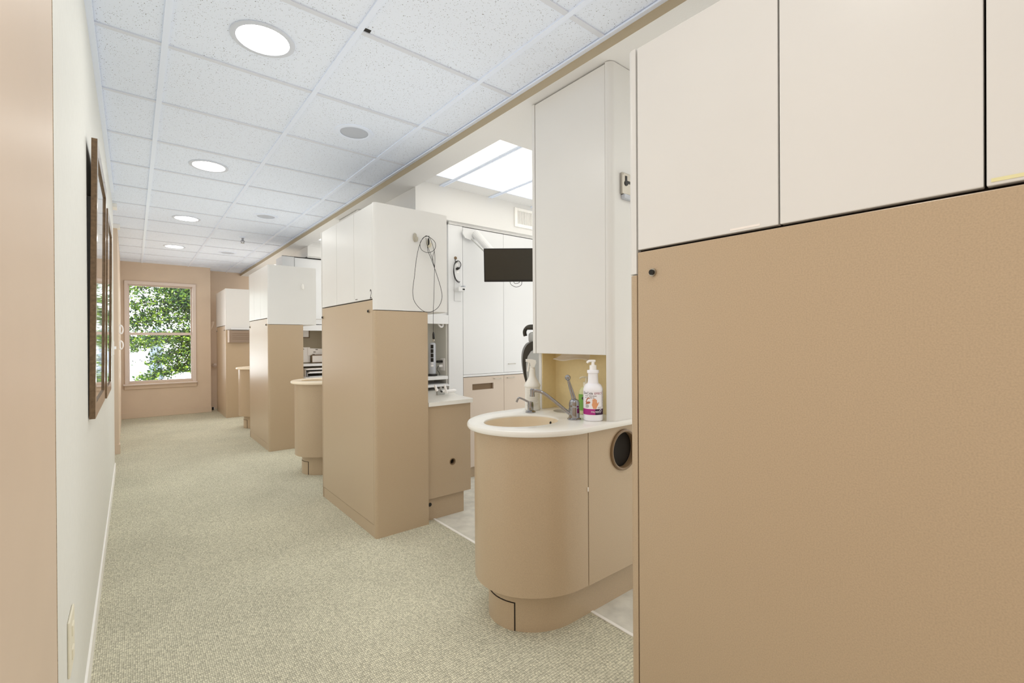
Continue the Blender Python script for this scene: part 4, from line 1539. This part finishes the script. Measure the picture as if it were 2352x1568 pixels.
box(bm, 0.03, 0.10, -0.11, 0.11, 1.215, 1.3, 0.025, 3)
hr = obj('headrest', bm, GREYV, t, True)
hr.location.z = -0.03
bm = NB()
tube(bm, smooth_path([(0.005, 0.0, 1.27), (0.0, 0, 1.305), (0.02, 0, 1.335), (0.06, 0, 1.343), (0.13, 0, 1.335)], 5), 0.014, 10)
box(bm, 0.0, 0.14, -0.1, 0.1, 1.318, 1.338, 0.008)
obj('headrest_cap', bm, CHAIRB, hr, True)
bm = NB()
box(bm, 0.1, 1.0, -0.26, 0.26, 0.46, 0.56, 0.035, 3)
obj('seat', bm, GREYV, t, True)
bm = NB()
box(bm, 0.95, 1.5, -0.2, 0.2, 0.38, 0.46, 0.03, 3)
obj('leg_rest', bm, GREYV, t, True)
bm = NB()
lathe(bm, [(0.12, 0.05), (0.1, 0.2), (0.13, 0.46)], 0.5, 0, 24)
obj('pedestal', bm, LGREY, t, True)
bm = NB()
box(bm, 0.15, 0.95, -0.24, 0.24, 0.0, 0.055, 0.015)
obj('base_plate', bm, LGREY, t)

# ------------------------------------------------------------------ second bay: cupboards and desk niche
YN = 6.34
niche(YN, 1.66, 2.1, BTAN, BTAN, 1.43, 'desk niche with papers under white cupboards in the second bay', False)
t = thing('wall_cupboard', 'white wall cupboards of the second bay showing above the farther cabinet', 'cupboard', (1.457, YN, 1.44))
bm = NB()
box(bm, 1.662, 2.6, YN+0.02, YN+0.33, 1.435, 2.07)
box(bm, 1.46, 2.6, YN+0.02, YN+0.33, 2.07, 2.29)
obj('carcass', bm, OPWHITE, t)
obj('filler_panel', bx(1.457, 1.598, YN, YN+0.02, 2.07, 2.292), OPWHITE, t)
bm = NB()
prism_axis(bm, [(1.662, 1.435), (2.15, 1.435), (2.15, 2.282), (1.602, 2.282), (1.602, 2.07), (1.662, 2.07)], YN-0.004, YN+0.018, 'y')
dd = obj('door', bm, OPWHITE, t)
bm = NB()
tube(bm, smooth_path([(1.86, YN-0.004, 1.5), (1.86, YN-0.022, 1.5), (1.92, YN-0.022, 1.5), (1.92, YN-0.004, 1.5)], 5), 0.003, 8)
obj('handle', bm, STEEL, dd, True)
obj('shadow_gap', bx(1.457, 2.15, YN-0.002, YN+0.02, 2.290, 2.295), DARK, t)
tag(obj('desk', bx(1.665, 2.4, YN-0.35, YN+0.24, 0.70, 0.755, 0.003), OPWHITE), 'white desk top in the second bay under the papers', 'desk')
def picture(x0, x1, z0, z1, y, label, name='picture_frame'):
    t = thing(name, label, 'picture', (x0, y, z0), 'dark framed sheets in the second bay')
    bm = NB()
    e = 0.012
    for a in ((x0, x0+e, z0, z1), (x1-e, x1, z0, z1), (x0+e, x1-e, z0, z0+e), (x0+e, x1-e, z1-e, z1)):
        box(bm, a[0], a[1], y-0.012, y, a[2], a[3])
    obj('frame', bm, BROWN, t)
    obj('sheet', bx(x0+e, x1-e, y-0.006, y-0.002, z0+e, z1-e), PAPER, t)
YK = YN+0.225
picture(1.675, 1.842, 1.255, 1.42, YK-0.001, 'dark framed sheet hanging high in the second bay niche')
picture(1.85, 2.05, 0.917, 1.03, YK-0.04, 'dark framed sheet standing on the shelf in front of the papers')
def sheet(x0, x1, z0, z1, y, tilt, label, marks):
    t = thing('paper_sheet', label, 'paper', (x0, y, z0), 'papers pinned in the second bay')
    bm = NB()
    vs = [(x0, z0), (x1, z0-tilt), (x1, z1-tilt), (x0, z1)]
    loft(bm, [[(x, y, z) for x, z in vs], [(x, y+0.002, z) for x, z in vs]])
    o = obj('sheet', bm, PAPER, t)
    bm = NB()
    for k in range(marks):
        zz = z1 - (z1-z0)*(k+0.6)/marks
        xx = x0 + (x1-x0)*(0.1+0.5*random.random())
        box(bm, xx, min(xx+0.03, x1-0.004), y-0.001, y, zz-tilt*0.5, zz-tilt*0.5+0.012)
    obj('print', bm, INK, o)
sheet(1.675, 1.845, 0.93, 1.13, YK-0.006, 0.0, 'white sheet pinned at the left of the second bay niche', 4)
sheet(1.815, 2.04, 1.02, 1.118, YK-0.014, 0.012, 'white printed sheet with small pictures pinned right of the plain one', 3)
for k, (z, h, lb) in enumerate(((0.756, 0.012, 'lowest dark-topped paper stack on the white desk'), (0.80, 0.02, 'middle paper tray above the white desk'), (0.845, 0.012, 'upper paper tray under the niche shelf'))):
    x0, x1 = 1.74-0.02*k, 1.98+0.02*k
    t = thing('paper_tray', lb, 'tray', (x0, YN-0.1, z), 'paper trays on the desk')
    obj('tray', bx(x0, x1, YN-0.14, YN+0.1, z, z+h*0.6), OPWHITE, t)
    obj('papers', bx(x0+0.02, x1-0.02, YN-0.13, YN+0.09, z+h*0.6, z+h), CHAIRB if k == 0 else PAPER, t)
    for xx in ((x0, x1-0.006) if k else ()):
        obj('support', bx(xx, xx+0.006, YN-0.1, YN+0.08, 0.755, z), OPWHITE, t)

# ------------------------------------------------------------------ far end details
t = thing('chart_rack', 'brown wooden chart rack on the end of the farthest cabinet', 'rack', (1.2, 8.55, 1.2))
obj('front', bx(1.178, 1.47, 8.50, 8.512, 1.196, 1.39, 0.003), BROWNF, t)
obj('side', bx(1.16, 1.178, 8.502, 8.558, 1.2, 1.392, 0.002), CASING, t)
obj('back', bx(1.178, 1.47, 8.546, 8.558, 1.2, 1.36), BROWN, t)
obj('bottom', bx(1.178, 1.47, 8.512, 8.546, 1.2, 1.21), BROWN, t)
for zz in (1.25, 1.28, 1.31, 1.34):
    obj('groove', bx(1.22, 1.46, 8.499, 8.5005, zz, zz+0.004), BROWN, t)
tag(obj('paper_ledge', bx(1.2, 1.47, 8.52, 8.556, 1.402, 1.43, 0.002), OPWHITE), 'narrow white ledge just above the brown chart rack', 'ledge')

t = thing('wall_sconce', 'small tan half-bowl wall sconce beside the end wall corner', 'sconce', (1.09, 9.9, 1.5))
bm = NB()
rings = []
for z, r in ((1.43, 0.012), (1.46, 0.03), (1.5, 0.048), (1.55, 0.06), (1.575, 0.062)):
    rings.append([(1.075+r*math.cos(a), 9.899-r*math.sin(a)*0.9, z) for a in [PI*k/12 for k in range(13)]])
loft(bm, rings)
obj('shade', bm, TANP, t, True)
t = thing('drinking_fountain', 'small wall-hung basin ledge in the far corner alcove', 'basin', (1.13, 9.8, 0.78))
bm = NB()
lathe(bm, [(0.03, 0.752), (0.07, 0.765), (0.085, 0.785), (0.085, 0.797), (0.07, 0.797), (0.05, 0.78)], 1.165, 9.8, 28)
obj('bowl', bm, CASING, t, True)
obj('wall_plate', bx(1.12, 1.21, 9.87, 9.899, 0.745, 0.82, 0.005), CASING, t)
t = thing('door_stop_box', 'small black box on the floor in the far corner alcove', 'box', (1.06, 9.75, 0))
obj('body', bx(1.058, 1.10, 9.72, 9.78, 0.0, 0.05, 0.004), BLACK, t)
obj('label', bx(1.10, 1.112, 9.725, 9.775, 0.01, 0.045, 0.002), WPLAST, t)

# left wall: hooks, switch, framed pictures, outlet
def loop_hook(z, label):
    t = thing('coat_hook', label, 'hook', (-0.14, 7.9, z), 'white loop hooks on the far left wall')
    for k, yy in enumerate((7.55, 7.75, 7.95)):
        bm = NB()
        xw = -0.128 - 0.0082*(yy-6.6)
        tube(bm, smooth_path([(xw-0.002, yy, z+0.05), (xw+0.015, yy, z+0.055), (xw+0.033, yy, z+0.03), (xw+0.036, yy, z-0.015), (xw+0.022, yy, z-0.048), (xw-0.002, yy, z-0.045)], 5), 0.006, 8)
        obj('loop', bm, WPLAST, t, True)
    obj('rail', bx(-0.142, -0.1285, 7.5, 8.0, z-0.045, z+0.05), WPLAST, t)
    return t
loop_hook(1.372, 'upper set of white loop hooks on the far left wall')
loop_hook(1.175, 'lower set of white loop hooks on the far left wall')

def wall_picture(y0, y1, zb, zt, label):
    """leaning slightly forward at the top, as it hangs"""
    t = thing('framed_picture', label, 'picture', (wl(y0), y0, zb), 'large framed pictures on the left wall')
    xb, xt = -0.1132, -0.1007          # front face, bottom / top
    if y0 > 3:
        xb, xt = -0.1136, -0.1025
    th = 0.0175
    def sl(z, d):                      # x of the tilted frame at height z, d behind its front face
        return xb + (xt-xb)*(z-zb)/(zt-zb) - d
    def bar(ya, yb, za, zb_):
        pts = []
        for yy in (ya, yb):
            pts.append([(sl(za, 0), yy, za), (sl(zb_, 0), yy, zb_), (sl(zb_, th), yy, zb_), (sl(za, th), yy, za)])
        return pts
    e = 0.055
    bm = NB()
    for a in ((y0, y0+e, zb, zt), (y1-e, y1, zb, zt), (y0+e, y1-e, zb, zb+e), (y0+e, y1-e, zt-e, zt)):
        loft(bm, bar(*a))
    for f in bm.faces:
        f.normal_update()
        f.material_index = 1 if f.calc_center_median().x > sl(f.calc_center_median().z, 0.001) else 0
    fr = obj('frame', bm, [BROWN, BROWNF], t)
    bm = NB()
    loft(bm, [[(sl(za, 0.006), yy, za) for za, yy in ((zb+e, y0+e), (zb+e, y1-e), (zt-e, y1-e), (zt-e, y0+e))], [(sl(za, 0.009), yy, za) for za, yy in ((zb+e, y0+e), (zb+e, y1-e), (zt-e, y1-e), (zt-e, y0+e))]])
    obj('glazed_print', bm, GLAZED, t)
    bm = NB()
    g = 0.012
    loft(bm, [[(sl(za, th), yy, za) for za, yy in ((zb+g, y0+g), (zb+g, y1-g), (zt-0.22, y1-g), (zt-0.22, y0+g))], [(wl(yy)+0.0006, yy, za) for za, yy in ((zb+g, y0+g), (zb+g, y1-g), (zt-0.22, y1-g), (zt-0.22, y0+g))]])
    obj('backing', bm, BLACK, t)
    return t
GLAZED = mat('glazed_print', (226, 222, 214), 0.03, spec=0.7, coat=1.0)
wall_picture(2.36, 3.12, 0.921, 1.986, 'large brown framed picture nearest the camera on the left wall')
wall_picture(3.36, 4.02, 0.905, 1.945, 'second brown framed picture along the left wall, beyond the nearer one')

t = thing('wall_outlet', 'cream outlet plate low on the left wall beside the tan panel', 'outlet', (wl(1.63), 1.63, 0.42))
obj('plate', bx(wl(1.63), wl(1.63)+0.0055, 1.585, 1.70, 0.375, 0.515, 0.003), CPLAST, t)
for z in (0.415, 0.475):
    obj('socket', bx(wl(1.63)+0.004, wl(1.63)+0.0085, 1.625, 1.66, z-0.014, z+0.014, 0.003), CPLAST, t)
t = thing('light_switch', 'small white light switch at the end of the left wall', 'switch', (wl(5.5), 5.5, 1.17))
obj('plate', bx(wl(5.5)-0.001, wl(5.5)+0.006, 5.42, 5.5, 1.10, 1.22, 0.002), WPLAST, t)
obj('toggle', bx(wl(5.5)+0.006, wl(5.5)+0.022, 5.455, 5.465, 1.15, 1.175, 0.002), WPLAST, t)

# ------------------------------------------------------------------ outside the window
t = thing('tree', 'leafy green tree filling the view outside the window', 'tree', (1.9, 13.6, -3.5))
bm = NB()
tube(bm, smooth_path([(2.0, 13.8, -3.5), (1.9, 13.7, -1.0), (2.0, 13.8, 1.5), (1.7, 13.6, 4.2)], 8), [0.2-0.15*i/24 for i in range(25)], 12)
obj('trunk', bm, BARK, t, True)
BR = [((2.0, 13.8, 0.2), (0.9, 12.9, 0.62), (0.15, 12.6, 0.42), 0.5, 0.7), ((1.95, 13.7, 0.7), (1.0, 13.0, 1.05), (0.4, 12.7, 0.78), 0.75, 1.0),
      ((2.0, 13.8, 1.0), (0.9, 13.0, 1.35), (-0.1, 12.5, 1.22), 0.9, 1.0), ((2.0, 13.8, 1.3), (1.1, 13.0, 1.75), (-0.3, 12.8, 1.55), 1.0, 1.0),
      ((1.9, 13.7, 1.8), (0.9, 13.1, 2.15), (-0.5, 12.9, 1.95), 1.0, 1.0), ((1.8, 13.6, 2.2), (0.8, 13.2, 2.5), (-0.8, 13.2, 2.25), 0.9, 1.0),
      ((1.7, 13.6, 2.8), (1.0, 13.4, 2.9), (0.3, 13.2, 2.75), 0.8, 1.0), ((1.7, 13.7, 3.4), (1.4, 13.5, 3.5), (-0.4, 13.2, 3.1), 0.8, 1.0),
      ((2.0, 13.8, 0.6), (1.3, 13.3, 0.8), (0.95, 12.9, 1.5), 0.9, 1.0), ((2.0, 13.8, 1.5), (1.4, 13.3, 1.6), (0.9, 13.0, 2.3), 1.0, 1.2),
      ((1.9, 13.7, 1.6), (1.0, 13.2, 2.0), (0.1, 13.0, 1.78), 0.6, 0.9), ((1.9, 13.7, 1.0), (1.4, 13.2, 1.0), (0.8, 12.9, 0.62), 0.7, 0.9), ((1.8, 13.6, 2.4), (1.3, 13.2, 2.45), (0.55, 13.0, 2.3), 0.6, 0.9),
      ((1.9, 13.7, 0.0), (0.9, 13.0, 0.22), (-0.25, 12.6, 0.16), 0.35, 0.7), ((1.8, 13.6, 1.2), (0.4, 13.4, 1.2), (-0.7, 13.2, 0.85), 0.45, 0.8)]
bm = NB()
lb = NB()
for p0, p1, p2, dens, spread_ in BR:
    pth = smooth_path([p0, ((Vector(p0)+Vector(p1))*0.5 + Vector((0, 0, 0.06))), p1, ((Vector(p1)+Vector(p2))*0.5 + Vector((0, 0, 0.03))), p2], 6)
    tube(bm, pth, [0.03-0.025*i/(len(pth)-1) for i in range(len(pth))], 6)
    for k in range(int(2500*dens)):
        q = pth[min(len(pth)-1, int(random.random()**0.8*len(pth)))]
        c = q + Vector((random.gauss(0, 0.14), random.gauss(0, 0.22), random.gauss(0, 0.085)))*spread_
        L = random.uniform(0.02, 0.05)
        Wd = L*random.uniform(0.4, 0.6)
        ax = Vector((random.gauss(0, 1), random.gauss(0, 1), random.gauss(-0.5, 0.7))).normalized()
        sd = ax.cross(Vector((random.gauss(0, 0.5), random.gauss(0, 0.5), 1))).normalized()
        nn = ax.cross(sd)
        v = [lb.verts.new(c-ax*L), lb.verts.new(c-ax*L*0.2+sd*Wd+nn*0.012), lb.verts.new(c+ax*L*0.45+sd*Wd*0.7+nn*0.008), lb.verts.new(c+ax*L), lb.verts.new(c+ax*L*0.45-sd*Wd*0.7+nn*0.008), lb.verts.new(c-ax*L*0.2-sd*Wd+nn*0.012)]
        lb.faces.new((v[0], v[1], v[2], v[3]))
        lb.faces.new((v[0], v[3], v[4], v[5]))
obj('branches', bm, BARK, t, True)
obj('foliage', lb, LEAF, t)
t = thing('building', 'pale blue building far away between the leaves outside the window', 'building', (3.0, 45, -3.5))
obj('walls', bx(0.92, 1.66, 42, 46, -3.5, 1.9), BLUEW, t)
bm = NB()
prism_axis(bm, [(0.85, 1.9), (1.73, 1.9), (1.29, 2.4)], 41.8, 46.2, 'y')
obj('roof', bm, BLUEW, t)
bm = NB()
box(bm, 1.1, 1.4, 41.96, 42.02, -2.2, -1.2)
obj('window', bm, GREYV, t)
